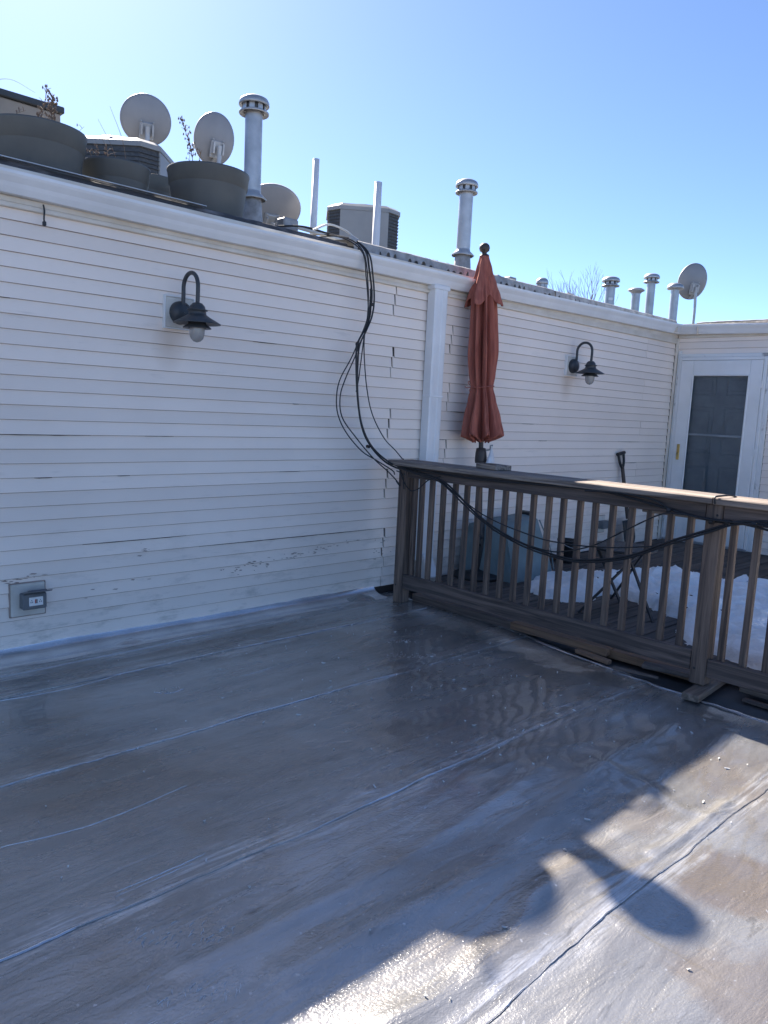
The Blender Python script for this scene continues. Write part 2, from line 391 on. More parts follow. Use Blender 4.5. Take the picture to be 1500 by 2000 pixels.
RIDGES = [   # (points, half width, height): wrinkles and blisters seen in the membrane
    ([(2.10, 1.06), (2.08, .90), (2.08, .73), (2.06, .50)], .014, .006),
    ([(2.16, 1.19), (2.30, 1.16), (2.47, 1.13)], .010, .006),
    ([(1.2, 1.52), (1.54, 1.50), (2.01, 1.48), (2.43, 1.54), (3.05, 1.65), (3.97, 1.65)], .055, .010),
    ([(2.30, 1.27), (2.02, 1.27), (1.80, 1.19), (1.53, 1.18), (1.0, 1.24)], .055, .016),
    ([(3.07, 1.64), (3.04, 1.43), (2.95, 1.23), (2.98, 1.12)], .030, .008),
    ([(2.55, 1.15), (2.74, 1.12), (2.98, 1.11), (3.15, 1.12)], .022, .012),
    ([(3.52, 3.56), (3.77, 3.42)], .012, .005), ([(3.60, 2.56), (4.08, 2.67)], .012, .005),
    ([(.6, 4.22), (1.6, 4.20), (2.6, 4.22), (3.4, 4.27), (4.2, 4.30)], .030, .012),
    ([(.6, 4.06), (1.9, 4.09), (3.0, 4.12)], .020, .008), ([(2.4, 4.05), (3.6, 4.12)], .016, .008),
    ([(.5, .85), (1.3, .80), (2.0, .72)], .05, .010), ([(2.6, 1.30), (3.3, 1.42), (3.9, 1.40)], .05, .008),
    ([(1.0, 1.72), (1.8, 1.70), (2.8, 1.80)], .04, .007), ([(.9, 2.80), (1.5, 2.82), (2.4, 2.90)], .02, .004)]
def ridge_z(x, y):
    z = 0
    for pts, w_, h in RIDGES:
        if not (min(p[0] for p in pts)-.3 < x < max(p[0] for p in pts)+.3 and min(p[1] for p in pts)-.2 < y < max(p[1] for p in pts)+.2): continue
        d = 9
        for (x1, y1), (x2, y2) in zip(pts, pts[1:]):
            t = max(0, min(1, ((x-x1)*(x2-x1)+(y-y1)*(y2-y1))/((x2-x1)**2+(y2-y1)**2)))
            d = min(d, math.hypot(x-x1-t*(x2-x1), y-y1-t*(y2-y1)))
        if d < 3*w_: z += h*math.exp(-(d/w_)**2)*(.75+.5*nz(x*5, y*5, 3))
    return z
def lap_h(i, x): return max(.0004, .0020 + .0018*nz(x*5, i*11) + .0010*nz(x*14, i*4))
def floor_z(x, y):
    return .010*nz(x*.5, y*.9, 2) + .006*nz(x*1.1+3, y*2.6, 5) + .003*nz(x*3, y*8, 8) + .0012*nz(x*9, y*16, 1) + ridge_z(x, y)
def ribbon(mb, path, ws):
    vs_ = []; fs = []
    for k, (p, w_) in enumerate(zip(path, ws)):
        a = Vector(path[max(0, k-1)]); b = Vector(path[min(len(path)-1, k+1)]); d = (b-a).normalized(); n_ = Vector((-d.y, d.x, 0)).normalized(); p = Vector(p)
        h = min(.0018, w_*.35)
        vs_ += [p-n_*w_-Vector((0, 0, .002)), p-n_*w_*.6+Vector((0, 0, h*.7)), p+Vector((0, 0, h)), p+n_*w_*.6+Vector((0, 0, h*.7)), p+n_*w_-Vector((0, 0, .002))]
    for k in range(len(path)-1):
        for i in range(4): fs.append([k*5+i, k*5+i+1, (k+1)*5+i+1, (k+1)*5+i])
    mb.add(vs_, fs, 0, True)
for i in range(len(EDGES)-1):
    near_cam = i < 5
    NY = 56 if near_cam else 12
    mb = MB(); vs_ = []; fs = []
    xs = [-12+.6*k for k in range(19)] + ([-.6+.020*k for k in range(241)] if near_cam else [-.6+.2*k for k in range(25)])
    NX = len(xs)-1
    for r_ in range(NY+1):
        t = r_/NY; tt = 1-(1-t)**1.5                 # finer towards the near lap edge
        for c in range(NX+1):
            yb = EDGES[i] + (.10 if i else -.03)
            xe = deck_edge(EDGES[i+1]*t + yb*(1-t)); x = xs[c]
            x = x if c < NX-8 else x + (xe - 4.2)*((c-(NX-8))/8)
            ye = seam_y(i+1, x)
            y = yb + (ye-yb)*tt
            lap = lap_h(i, x)
            near = max(0, 1-(y-ye)/.11)
            far = max(0, min(1, (y-(yb-.12))/.06)) if i else 0
            z = ZF + floor_z(x, y) - .003*far*(1 if i else 0) + near*lap
            if y-ye < .05: z += .003*max(0, nz(x*9, y*20, i))
            # second ridge parallel to the lap where the sheet below ends
            off = .055 if i == 3 else .11
            z += (.006 if i == 3 else .003)*math.exp(-((y-ye-off-.012*nz(x*1.3, i))/.010)**2)*max(0, nz(x*.9, i*3.3)+.45)
            vs_.append((x, y, z))
    n = NX+1
    for r_ in range(NY):
        for c in range(NX): fs.append([r_*n+c, r_*n+c+1, (r_+1)*n+c+1, (r_+1)*n+c])
    # turned down near edge
    mb.add(vs_, fs, 0, True)
    lip = [vs_[NY*n+c] for c in range(n)]
    mb.add(lip + [(v[0], v[1]-.001, v[2]-.010) for v in lip], [[c, c+1, n+c+1, n+c] for c in range(NX)])
    mb.build('membrane_sheet', 'coat', roof)
    # silver bead brushed along the lap
    if near_cam:
        bd = MB(); path = []; rad = []
        for c in range(0, 420):
            x = -1.5 + 5.9*c/420
            if x > deck_edge(EDGES[i+1])-.05: break
            y = seam_y(i+1, x) + .003
            path.append((x, y, ZF + floor_z(x, y) + lap_h(i, x) + .0005)); rad.append(max(.0001, (.0012 if i < 3 else .0004) + .0028*nz(x*1.1, i*9) + .0016*nz(x*6, i) + .0008*nz(x*24, i)))
        ribbon(bd, path, [2.2*q if q > .0003 else .0001 for q in rad]); bd.build('seam_bead', 'foil', roof)
# stray brush lines of silver coating
for pts in ([(.80, 2.62), (1.10, 2.57), (1.50, 2.61)], [(1.22, 3.97), (1.57, 3.93), (1.94, 4.0)],
            [(.6, 4.30), (1.33, 4.30), (2.2, 4.33), (3.3, 4.39)], [(2.53, 3.01), (2.62, 3.08), (3.23, 3.04)],
            [(.99, 2.14), (1.17, 2.14), (1.31, 2.15)], [(.98, 2.12), (1.25, 2.125)], [(2.2, 2.10), (2.5, 2.12), (2.9, 2.10)], [(3.0, 2.15), (3.4, 2.17), (3.6, 2.12)], [(3.3, 2.12), (3.55, 2.15), (3.7, 2.10)],
            [(2.86, 3.02), (3.1, 3.04)], [(1.88, 3.62), (1.94, 3.56), (2.03, 3.57)], [(3.9, 2.06), (4.12, 2.02)], [(3.4, 3.70), (3.55, 3.74), (3.7, 3.78)], [(2.4, 3.55), (2.6, 3.56)], [(2.62, 3.52), (2.75, 3.56), (2.66, 3.50)]):
    path = catmull(pts, 14); n = len(path); ph = random.random()*50
    path = [Vector((p[0], p[1]+.004*nz(k*.5, ph), ZF+floor_z(p[0], p[1])+.0015)) for k, p in enumerate(path)]
    bd = MB(); ribbon(bd, path, [max(.0001, (.0010+.0042*nz(k*.55, ph))*min(1, 6*k/n, 6*(n-1-k)/n)) for k in range(n)]); bd.build('brush_line', 'foil', roof)
# boot prints scuffed into the coating
bs = MB()
for (cx, cy, ang, L_, W_, num) in ((1.05, 1.84, -.65, .15, .055, 46), (.97, 1.62, -.6, .13, .05, 26), (3.46, 3.25, -.6, .16, .05, 40), (3.62, 3.48, -.5, .11, .03, 26), (1.95, 3.60, .2, .07, .06, 14), (2.62, 3.02, -.3, .12, .05, 18)):
    for k in range(num):
        u = random.uniform(-1, 1); w_ = random.uniform(-1, 1)*math.sqrt(1-u*u*.8)
        x = cx+L_*u*math.cos(ang)-W_*w_*math.sin(ang); y = cy+L_*u*math.sin(ang)+W_*w_*math.cos(ang)
        a = ang+1.2+random.uniform(-.5, .5); l = random.uniform(.005, .014)
        pts = [(x+l*math.cos(a)*t, y+l*math.sin(a)*t+.003*(1-t*t), 0) for t in (-1, -.4, .3, 1)]
        bs.tube([(p[0], p[1], ZF+floor_z(p[0], p[1])+.0008) for p in pts], [.0005, .0016, .0016, .0004], 5)
o = bs.build('boot_scuffs', 'bead', roof); o['kind'] = 'stuff'
# coved flashing at the foot of the long wall
cv = MB(); vs_ = []; fs = []; NX = 260; NP = 14
for c in range(NX+1):
    x = -6 + (4.37+6)*c/NX
    for k in range(NP+1):
        t = k/NP; a_ = min(1, t/.75)*math.pi/2; rad_ = .115+.02*nz(x*.8, 2)
        y = W+.004 - rad_*(1-math.cos(a_)) - max(0, t-.75)*.26 - .006*nz(x*3, 4)*t
        z = ZF+.006 + (.072+.003*nz(x*7, 6))*(1-math.sin(a_)) + .004*nz(x*2.2, t*2, 7)
        if k == NP: z = ZF-.004
        vs_.append((x, y, z))
for c in range(NX):
    for k in range(NP): fs.append([c*(NP+1)+k, (c+1)*(NP+1)+k, (c+1)*(NP+1)+k+1, c*(NP+1)+k+1])
cv.add(vs_, fs, 0, True); cv.build('wall_flashing', 'foil', roof)
# lumpy sealant patch at the wall end and the small torn spot
def blob(cx, cy, rx, ry, h, name, mat, parent, zb=ZF):
    mb = MB(); vs_ = []; fs = []; n = 22
    for j in range(7):
        for k in range(n):
            a = 2*math.pi*k/n; q = 1-j/6
            rr_ = q*(1+.25*nz(math.cos(a)*1.7+cx, math.sin(a)*1.7+cy))
            x = cx+rx*rr_*math.cos(a); y = cy+ry*rr_*math.sin(a)
            vs_.append((x, y, zb + h*(1-q*q) + .25*h*nz(x*18, y*18)*(1-q)))
    for j in range(6):
        for k in range(n): fs.append([j*n+k, j*n+(k+1) % n, (j+1)*n+(k+1) % n, (j+1)*n+k])
    mb.add(vs_, fs, 0, True); return mb.build(name, mat, parent)
blob(4.12, 4.47, .13, .10, .05, 'sealant_lump', 'coat', roof)
blob(4.02, 4.40, .18, .08, .02, 'sealant_lump', 'coat', roof)
blob(2.15, 4.47, .11, .06, .025, 'sealant_lump', 'foil', roof)
# irregular bright coating line where the membrane stops short of the deck
bd = MB(); path = []; rad = []
for c in range(300):
    y = 4.3 - 4.6*c/300
    path.append((deck_edge(y)-.012+.01*nz(y*9, 1), y, ZF+.004)); rad.append(max(.002, .007+.006*nz(y*3, 8)+.004*nz(y*13, 2)))
ribbon(bd, path, [2.0*q for q in rad]); bd.build('edge_bead', 'foil', roof)
# paint flakes and grit
fl = MB()
for k in range(170):
    x = random.uniform(.6, 4.1); y = random.uniform(.6, 4.25)
    if random.random() < .5: x = random.gauss(3.1, .6); y = random.gauss(2.6, .8)
    if not (.3 < x < 4.1 and .5 < y < 4.25): continue
    a = random.uniform(0, 6.28); l = random.choice([.002, .003, .004, .006, .010, .014]); w_ = random.uniform(.0015, .003)
    c, s_ = math.cos(a), math.sin(a); z = ZF+floor_z(x, y)+.004
    fl.add([(x-c*l-s_*w_, y-s_*l+c*w_, z), (x+c*l-s_*w_, y+s_*l+c*w_, z+.002), (x+c*l*.8+s_*w_, y+s_*l*.8-c*w_, z+.004), (x-c*l*.7+s_*w_, y-s_*l*.7-c*w_, z+.001),
            (x, y, z-.006)], [[0, 1, 2, 3], [0, 1, 4], [1, 2, 4], [2, 3, 4], [3, 0, 4]])
o = fl.build('paint_flakes', 'flake'); o['kind'] = 'stuff'; o['label'] = 'pale paint flakes and grit scattered over the grey roof'; o['category'] = 'debris'

# ------------------------------------------------------------------ house
house = empty('house', (0, W, ZF)); HB = (0, W, ZF)
tag(house, 'cream clapboard house wall with white gutter, downspout and storm door', 'house')
def part(mb, name, mat, parent=None, fix=True): return mb.build(name, mat, parent or house, HB, fix)
long_wall = part(MB().box(-6, XW+.3, W+.017, W+.25, ZF-.3, 2.69, .005), 'long_wall', 'backing')
door_wall = part(MB().box(XW+.02, XW+.22, -4, 3.42, ZF-.3, 2.69, .005).box(XW+.02, XW+.22, 4.53, W+.016, ZF-.3, 2.69, .005)
                 .box(XW+.02, XW+.22, 3.43, 4.52, 2.335, 2.69, .005), 'door_wall', 'backing')
def board(a, b, k, axis, face, parent, top=None, zbot=None):
    """one clapboard course from a to b along axis; face = outer plane, outward = negative"""
    zb = Z0 - k*S if zbot is None else zbot
    zt = (zb + S + .010) if top is None else top
    slope = .011 * (zt-zb)/(S+.010)
    prof = [(slope+.001, zt), (.0006, zb+.006), (0.0, zb+.0025), (.003, zb), (.0125, zb), (.016, zt)]
    L = b-a; cuts = max(1, int(L/.7)); n = len(prof); vs_ = []
    ph = random.random()*99
    for j in range(cuts+1):
        t = a + L*j/cuts
        dy = .0030*nz(t*1.3, zb*2.1, ph); dz = .0014*nz(t*.9, zb*5, ph+4)
        for i, (p, q) in enumerate(prof):
            vs_.append((t, face+p+dy, q+dz) if axis == 'x' else (face+p+dy, t, q+dz))
    f0, f1 = [], []
    for j in range(cuts):
        for i in range(n):
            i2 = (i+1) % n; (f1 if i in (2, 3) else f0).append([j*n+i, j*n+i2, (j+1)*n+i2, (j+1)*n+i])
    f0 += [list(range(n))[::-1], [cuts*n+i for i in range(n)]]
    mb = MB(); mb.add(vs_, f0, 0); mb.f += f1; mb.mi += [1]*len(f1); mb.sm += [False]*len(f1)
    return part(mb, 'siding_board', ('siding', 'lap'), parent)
for k in range(0, 30):
    grp = (k//3) % 2 == 0; st = (1-(k % 3))*.012
    if grp: cutsx = [(.25, .002), (4.460+st, random.uniform(.004, .012)), (8.68+st*.7, .0018)]
    else: cutsx = [(.98, .002), (5.175+st, random.uniform(.003, .007))]
    if k >= 27: cutsx = [(.25, .002), (4.463+st, .003)]
    xs = -5.0
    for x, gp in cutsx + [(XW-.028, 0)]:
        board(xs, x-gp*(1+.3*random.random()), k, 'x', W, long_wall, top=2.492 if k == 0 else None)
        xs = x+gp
for k in range(-1, 30):
    zb = Z0-k*S
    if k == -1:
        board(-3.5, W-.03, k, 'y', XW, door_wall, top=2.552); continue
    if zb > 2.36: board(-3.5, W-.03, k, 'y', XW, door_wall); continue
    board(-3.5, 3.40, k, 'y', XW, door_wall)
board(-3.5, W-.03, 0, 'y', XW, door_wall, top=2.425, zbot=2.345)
# loosened laps and chips where paint has come away
for (k, a, b, th) in ((14, 1.30, 1.95, .0045), (14, 2.3, 2.5, .003), (17, 1.62, 1.72, .005), (17, 2.12, 2.20, .004), (22, 1.9, 2.6, .0035), (17, 3.36, 3.55, .004), (11, 3.46, 3.52, .004), (23, 2.7, 4.44, .004),
                      (11, 5.22, 5.75, .004), (12, 6.3, 6.5, .004), (14, 6.6, 6.75, .005), (14, 5.0, 5.17, .005), (17, 8.4, 8.66, .005), (14, 8.2, 8.7, .004), (6, 3.1, 3.3, .003), (5, 1.2, 1.5, .003)):
    zb = Z0-k*S; mb = MB(); n = max(4, int((b-a)/.03)); vs_ = []; fs = []
    for j in range(n+1):
        x = a+(b-a)*j/n; t_ = th*(.55+.6*nz(x*14, k))*min(1, 4*j/n+.1, 4*(n-j)/n+.1)
        vs_ += [(x, W-.0012, zb+.0015), (x, W-.0006, zb-max(.0006, t_)), (x, W+.008, zb-max(.0006, t_)), (x, W+.008, zb+.0015)]
    for j in range(n):
        for i in range(4): fs.append([j*4+i, j*4+(i+1) % 4, j*4+4+(i+1) % 4, j*4+4+i])
    fs += [[0, 1, 2, 3], [n*4+i for i in range(4)]]
    mb.add(vs_, fs); part(mb, 'lap_gap', 'backing', long_wall)
ch = MB(); rc = random.Random(11)
for (cx, cz, nn, sx_, sz_) in ((3.70, .375, 26, .14, .012), (3.30, .345, 22, .18, .016), (3.08, .33, 12, .10, .02), (2.30, .52, 6, .03, .03), (2.0, .28, 6, .3, .03), (1.55, .42, 18, .11, .008), (4.42, .33, 12, .06, .08), (5.3, .3, 10, .2, .1)):
    for q in range(nn):
        x = rc.gauss(cx, sx_); z = rc.gauss(cz+(x-cx)*.12, sz_); l = rc.uniform(.004, .022); h = rc.uniform(.0015, .005)
        kf = math.ceil((Z0-z)/S); fr_ = (z-(Z0-kf*S))/S; y = W+.0006+.011*max(0, min(1, fr_))-.004
        ch.add([(x-l, y, z), (x-l*.3, y, z+h), (x+l, y, z+h*.3), (x+l*.4, y, z-h), (x, y+.008, z)], [[0, 1, 2, 3], [0, 1, 4], [1, 2, 4], [2, 3, 4], [3, 0, 4]])
o = part(ch, 'paint_chips', 'lap', long_wall); o['kind'] = 'stuff'
# trims
part(MB().box(-5, XW-.02, W-.020, W+.012, 2.486, 2.512, .004).box(-5, XW-.02, W-.012, W+.013, 2.513, 2.545, .003), 'cornice_trim', 'trim')
part(MB().box(XW-.012, XW+.013, -3.5, W-.02, 2.553, 2.585, .003), 'cornice_trim', 'trim')
part(MB().box(-5, XW+.1, W-.006, W+.016, 2.5455, 2.70, .003), 'fascia_board', 'trim')
part(MB().box(XW-.006, XW+.016, -3.5, W-.007, 2.586, 2.70, .003), 'fascia_board', 'trim')
part(MB().box(XW-.034, XW+.012, W-.030, W-.001, ZF, 2.552, .004), 'corner_post', 'trim')
part(MB().box(XW-.008, XW+.012, W-.075, W-.031, ZF, 2.40, .004), 'corner_post', 'peel')
# gutters: K profile, front leans out to the bead
def gutter_x(xs):
    mb = MB(); vs_ = []; fs = []
    pr = [(-.022, .0), (-.078, .0), (-.096, .030), (-.106, .052), (-.128, .080), (-.134, .092), (-.134, .108), (-.126, .110), (-.124, .095), (-.098, .055), (-.074, .006), (-.028, .006), (-.026, .104), (-.020, .104)]
    n = len(pr)
    for j, x in enumerate(xs):
        dz = 2.548 + (.052*max(0, (x-5.2)/4.1)) + .004*nz(x*.6, 3) - .010*math.exp(-((x-2.6)/.8)**2)
        for (dy, z) in pr:
            xx = x if j < len(xs)-1 else XW + dy*1.0          # mitre at the inside corner
            vs_.append((xx, W+dy+.012, dz+z))
    for j in range(len(xs)-1):
        for i in range(n): fs.append([j*n+i, j*n+(i+1) % n, (j+1)*n+(i+1) % n, (j+1)*n+i])
    fs.append(list(range(n))); mb.add(vs_, fs); return mb
part(gutter_x([-5+.6*j for j in range(24)]+[9.25]), 'gutter', 'gutter')
mb = MB(); vs_ = []; fs = []
pr = [(-.022, .0), (-.078, .0), (-.096, .030), (-.106, .052), (-.128, .080), (-.134, .092), (-.134, .108), (-.126, .110), (-.124, .095), (-.098, .055), (-.074, .006), (-.028, .006), (-.026, .104), (-.020, .104)]
ys = [9.9, 4.2, 3.5, 2.6, 1.5, 0, -3.5]
for j, y in enumerate(ys):
    for (dx, z) in pr:
        yy = W+.012+dx if j == 0 else y
        vs_.append((XW+dx, yy, 2.600 - .022*(W-max(yy, 0)) + z))
n = len(pr)
for j in range(len(ys)-1):
    for i in range(n): fs.append([j*n+i, j*n+(i+1) % n, (j+1)*n+(i+1) % n, (j+1)*n+i])
fs.append([(len(ys)-1)*n+i for i in range(n)])
mb.add(vs_, fs); part(mb, 'gutter', 'gutter')
mb = MB()      # lapped corner sleeve and gutter joints
mb.box(9.16, 9.165, W-.118, W-.02, 2.600, 2.690, .001).box(9.285, 9.40, 4.28, 4.285, 2.592, 2.69, .001)
part(mb, 'gutter_joint', 'trim')
# downspout
dp = part(MB().prism([(4.835, W-.085), (4.850, W-.092), (4.885, W-.092), (4.893, W-.087), (4.925, W-.087), (4.933, W-.092), (4.978, W-.092), (4.993, W-.085), (4.993, W-.004), (4.835, W-.004)], 'z', .20, 2.535), 'downspout', 'gutter')
part(MB().box(4.815, 5.013, W-.096, W-.001, 2.515, 2.552, .004), 'downspout_outlet', 'gutter', dp)
part(MB().obox((4.914, W-.046, .225), (4.86, W-.20, .04), .09, .155, .008), 'downspout_elbow', 'gutter', dp)
part(MB().box(4.832, 4.996, W-.0945, W-.001, 1.62, 1.64, .002), 'strap', 'gutter', dp)
# storm door and inner door
dr = part(MB().box(XW-.035, XW+.01, 4.478, 4.512, ZD, 2.318, .004).box(XW-.035, XW+.01, 3.458, 3.496, ZD, 2.318, .004).box(XW-.0348, XW+.01, 3.497, 4.477, 2.280, 2.3175, .004), 'door_frame', 'white')
part(MB().box(XW-.018, XW+.012, 4.513, 4.543, ZD, 2.36, .004).box(XW-.018, XW+.012, 3.405, 3.457, ZD, 2.36, .004).box(XW-.0182, XW+.0122, 3.458, 4.512, 2.319, 2.359, .004), 'casing', 'peel', dr)
sd = MB()
sd.box(XW-.045, XW-.012, 4.318, 4.474, .055, 2.276, .004).box(XW-.045, XW-.012, 3.500, 3.636, .055, 2.276, .004)
sd.box(XW-.0448, XW-.0122, 3.637, 4.317, 2.104, 2.2758, .004).box(XW-.0448, XW-.0122, 3.637, 4.317, .0552, .66, .004)
storm = part(sd, 'storm_door', 'white')
mb = MB()
for (y0, y1, z0, z1) in ((3.630, 3.652, .655, 2.11), (4.302, 4.324, .655, 2.11), (3.653, 4.301, 2.09, 2.112), (3.653, 4.301, .653, .675)):
    mb.box(XW-.056, XW-.04, y0, y1, z0, z1, .006)
part(mb, 'glazing_bead', 'white', storm)
part(MB().box(XW-.030, XW-.026, 3.64, 4.314, .664, 2.10, .0005), 'glass_pane', 'glass', storm)
part(MB().box(XW-.042, XW-.032, 3.645, 4.309, 1.362, 1.392, .002), 'sash_bar', 'sash', storm)
part(MB().box(XW-.053, XW-.0445, 3.70, 4.25, .18, .56, .008), 'kick_panel', 'white', storm)
hd = part(MB().box(XW-.056, XW-.044, 4.392, 4.428, 1.05, 1.245, .004), 'door_handle', 'brass', storm)
part(MB().tube([(XW-.056, 4.405, 1.13), (XW-.085, 4.405, 1.13), (XW-.092, 4.40, 1.10), (XW-.092, 4.398, 1.06)], .009, 8), 'door_lever', 'brass', storm)
part(MB().box(XW-.052, XW-.038, 3.482, 3.512, 1.95, 2.03, .002).box(XW-.052, XW-.038, 3.482, 3.512, .35, .43, .002).box(XW-.052, XW-.038, 3.482, 3.512, 1.16, 1.24, .002), 'hinge', 'white', storm)
idr = part(MB().box(XW+.05, XW+.09, 3.50, 4.474, .05, 2.275, .003), 'inner_door', 'inner_door')
for (y0, y1) in ((3.60, 3.93), (4.05, 4.38)):
    for (z0, z1) in ((1.86, 2.10), (1.14, 1.72), (.30, 1.0)):
        mb = MB()
        for (a, b, c, d) in ((y0, y1, z1-.02, z1), (y0, y1, z0, z0+.02), (y0, y0+.02, z0+.0205, z1-.0205), (y1-.02, y1, z0+.0205, z1-.0205)): mb.box(XW+.036, XW+.052, a, b, c, d, .006)
        mb.box(XW+.040, XW+.0515, y0+.05, y1-.05, z0+.05, z1-.05, .008)
        part(mb, 'door_panel', 'inner_door', idr)
part(MB().box(XW-.05, XW+.08, 3.46, 4.51, ZD-.005, .052, .005), 'threshold', 'galv')
# upper roof
up_roof = part(MB().box(-5, 16, W+.10, 13, ZR-.01, ZR+.0, .002).box(XW+.10, 16, -4, W+.099, ZR-.01, ZR+.001, .002), 'upper_roof', 'black_roof')
def edge_strip(a, b, zt, y0, y1, step=.06, seed=0.0):
    mb = MB(); vs_ = []; fs = []; n = int((b-a)/step); m = 5
    for j in range(n+1):
        x = a+(b-a)*j/n
        h = .006*nz(x*2.3, seed) + .004*nz(x*11, seed)
        pr = [(y0, 2.64), (y0-.004+.004*nz(x*9, 5, seed), zt-.03+h), (y0+.012, zt-.006+h), (y0+.05, zt+h*.6), (y1, ZR-.005)]
        vs_ += [(x, p, q) for p, q in pr]
    for j in range(n):
        for i in range(m-1): fs.append([j*m+i, (j+1)*m+i, (j+1)*m+i+1, j*m+i+1])
    mb.add(vs_, fs, 0, True); return mb
part(edge_strip(-5, 3.95, 2.745, W+.03, W+.30), 'roof_edge_strip', 'felt_edge', up_roof)
part(edge_strip(3.95, XW+.12, 2.74, W+.075, W+.30, seed=5.0), 'roof_edge_strip', 'felt_edge', up_roof)
mb = MB(); mb.box(XW+.03, XW+.30, -3.5, W+.02, 2.66, 2.735, .02); part(mb, 'roof_edge_strip', 'felt_edge', up_roof)
mb = MB(); mb.tube(catmull([(XW+.10+.03*nz(y*2), y, 2.745+.012*nz(y*3, 1)) for y in [4.4-.25*i for i in range(30)]], 3), [.012+.006*nz(i*.7) for i in range(88)], 6); part(mb, 'roof_edge_bead', 'galv_dull', up_roof)
# drip edge, bright lip
part(MB().box(-5, 2.72, W+.006, W+.045, 2.744, 2.750, .001), 'drip_edge', 'galv', up_roof)
# metal closure strip along the roof edge, its lower lip cut by a row of small arched openings
def closure(a, b, zt, hh, arch):
    mb = MB(); vs_ = []; fs = []; st_ = .008; n = int((b-a)/st_); rnd = random.Random(5)
    holes = []; x = a+.06
    while x < b: holes.append((x, rnd.uniform(.013, .030)*arch, rnd.uniform(.55, 1.0))); x += rnd.choice([.075, .09, .13, .17, .22])
    for j in range(n+1):
        x = a+(b-a)*j/n; zb = zt-hh
        for hx, hw, hz in holes:
            if abs(x-hx) < hw: zb = max(zb, zt-hh+.052*arch*hz*math.sqrt(1-((x-hx)/hw)**2))
        w_ = .006*nz(x*2.1, 3)+.003*nz(x*12, 1)
        yf = W+.012+.008*nz(x*1.7, 9)
        vs_ += [(x, yf+.03, zb), (x, yf, zb), (x, yf+.006, zt-.012+w_), (x, yf+.03, zt+w_), (x, W+.45, zt+.035+w_)]
    m = 5
    for j in range(n):
        for i in range(m-1): fs.append([j*m+i, (j+1)*m+i, (j+1)*m+i+1, j*m+i+1])
    mb.add(vs_, fs, 0, False); return mb
part(closure(4.0, 6.7, 2.778, .088, 1.0), 'closure_strip', 'galv_dull', up_roof)
part(closure(6.72, XW-.02, 2.775, .080, .75), 'closure_strip', 'galv_dull', up_roof)
mb = MB(); 
for j in range(20):
    x = random.uniform(4.6, 5.6); t = MB().lathe([(0.001, 0), (.05, .004), (.03, .02), (.001, .024)], 8)
    mb.add([(x+v[0], W+.12+v[1]+.02*random.random(), 2.775+v[2]) for v in t.v], t.f, 0, True)
part(mb, 'snow_crust', 'snow', up_roof)

# ------------------------------------------------------------------ things on the upper roof
def vent(X, Y, ztop, pipe_r, cap_r, label, collar=None, cone=True, style=0, tilt=0):
    e = empty('roof_vent', (X, Y, ZR)); b = (0, 0, 0)
    tag(e, label, 'vent pipe', 'metal vent pipes on the roof')
    h = ztop-ZR; cz = h-.124*(cap_r/.118) if style == 0 else h-.05
    p = MB().lathe([(pipe_r, .02), (pipe_r, cz+.02)], 28); p.lathe([(pipe_r*1.02, .42*h), (pipe_r*1.025, .42*h+.012)], 28)
    p.build('pipe', 'galv', e)
    if cone:
        zc = (collar or .30)
        MB().lathe([(pipe_r*1.75, 0), (pipe_r*1.6, .03), (pipe_r*1.10, zc-.02), (pipe_r*1.02, zc)], 28).build('flashing_cone', 'galv_dull', e)
        c = MB(); vs_ = []; fs = []; n = 28
        for j, (r_, z) in enumerate([(pipe_r*1.0, zc+.045), (pipe_r*1.06, zc+.03), (pipe_r*1.7, zc-.012), (pipe_r*1.62, zc-.02)]):
            for k in range(n):
                a = 2*math.pi*k/n; w_ = .010*nz(math.cos(a)*2+X, math.sin(a)*2, j*.2) * (j > 0)
                vs_.append((r_*math.cos(a), r_*math.sin(a), z+w_))
        for j in range(3):
            for k in range(n): fs.append([j*n+k, j*n+(k+1) % n, (j+1)*n+(k+1) % n, (j+1)*n+k])
        c.add(vs_, fs, 0, True); c.build('storm_collar', 'galv', e)
    if style == 0:
        MB().lathe([(pipe_r*1.02, cz+.012), (cap_r*.97, cz-.012), (cap_r, cz-.006), (cap_r, cz+.002), (pipe_r*1.15, cz+.022)], 36).build('lower_flange', 'galv', e)
        MB().lathe([(pipe_r*1.18, cz+.0), (pipe_r*1.18, cz+.09)], 28).build('louver_core', 'ac_dark', e)
        m = MB()
        for k in range(8):
            t_ = MB().box(pipe_r*1.2, pipe_r*1.34, -.021, .021, cz+.004, cz+.075, .003); q = Matrix.Rotation(2*math.pi*k/8, 3, 'Z')
            m.add([q @ Vector(v) for v in t_.v], t_.f)
        m.build('louver_bars', 'galv', e)
        MB().lathe([(pipe_r*1.15, cz+.075), (cap_r*.80, cz+.058), (cap_r*.98, cz+.050), (cap_r*1.02, cz+.056), (cap_r*1.0, cz+.078), (cap_r*.90, cz+.100), (cap_r*.6, cz+.118), (.001, cz+.124)], 36).build('cap', 'galv', e)
    elif style == 1:      # flat disc cap
        MB().lathe([(pipe_r*1.04, cz-.04), (pipe_r*1.3, cz-.02), (cap_r, cz), (cap_r, cz+.012), (cap_r*.7, cz+.035), (.001, cz+.05)], 32).build('cap', 'galv', e)
    else:                 # hood
        MB().lathe([(pipe_r*1.02, cz-.06), (cap_r*.92, cz-.055), (cap_r, cz-.035), (cap_r*.92, cz+.0), (cap_r*.6, cz+.035), (.001, cz+.05)], 32).build('cap', 'galv', e)
    if tilt: e.rotation_euler = (0, tilt, 0)
    return e
vent(3.606, 5.4, 3.876, .068, .118, 'tall galvanised vent pipe beside the grey planters', .42)
vent(6.075, 5.3, 3.80, .069, .112, 'tall galvanised vent pipe just left of the red umbrella top', .39)
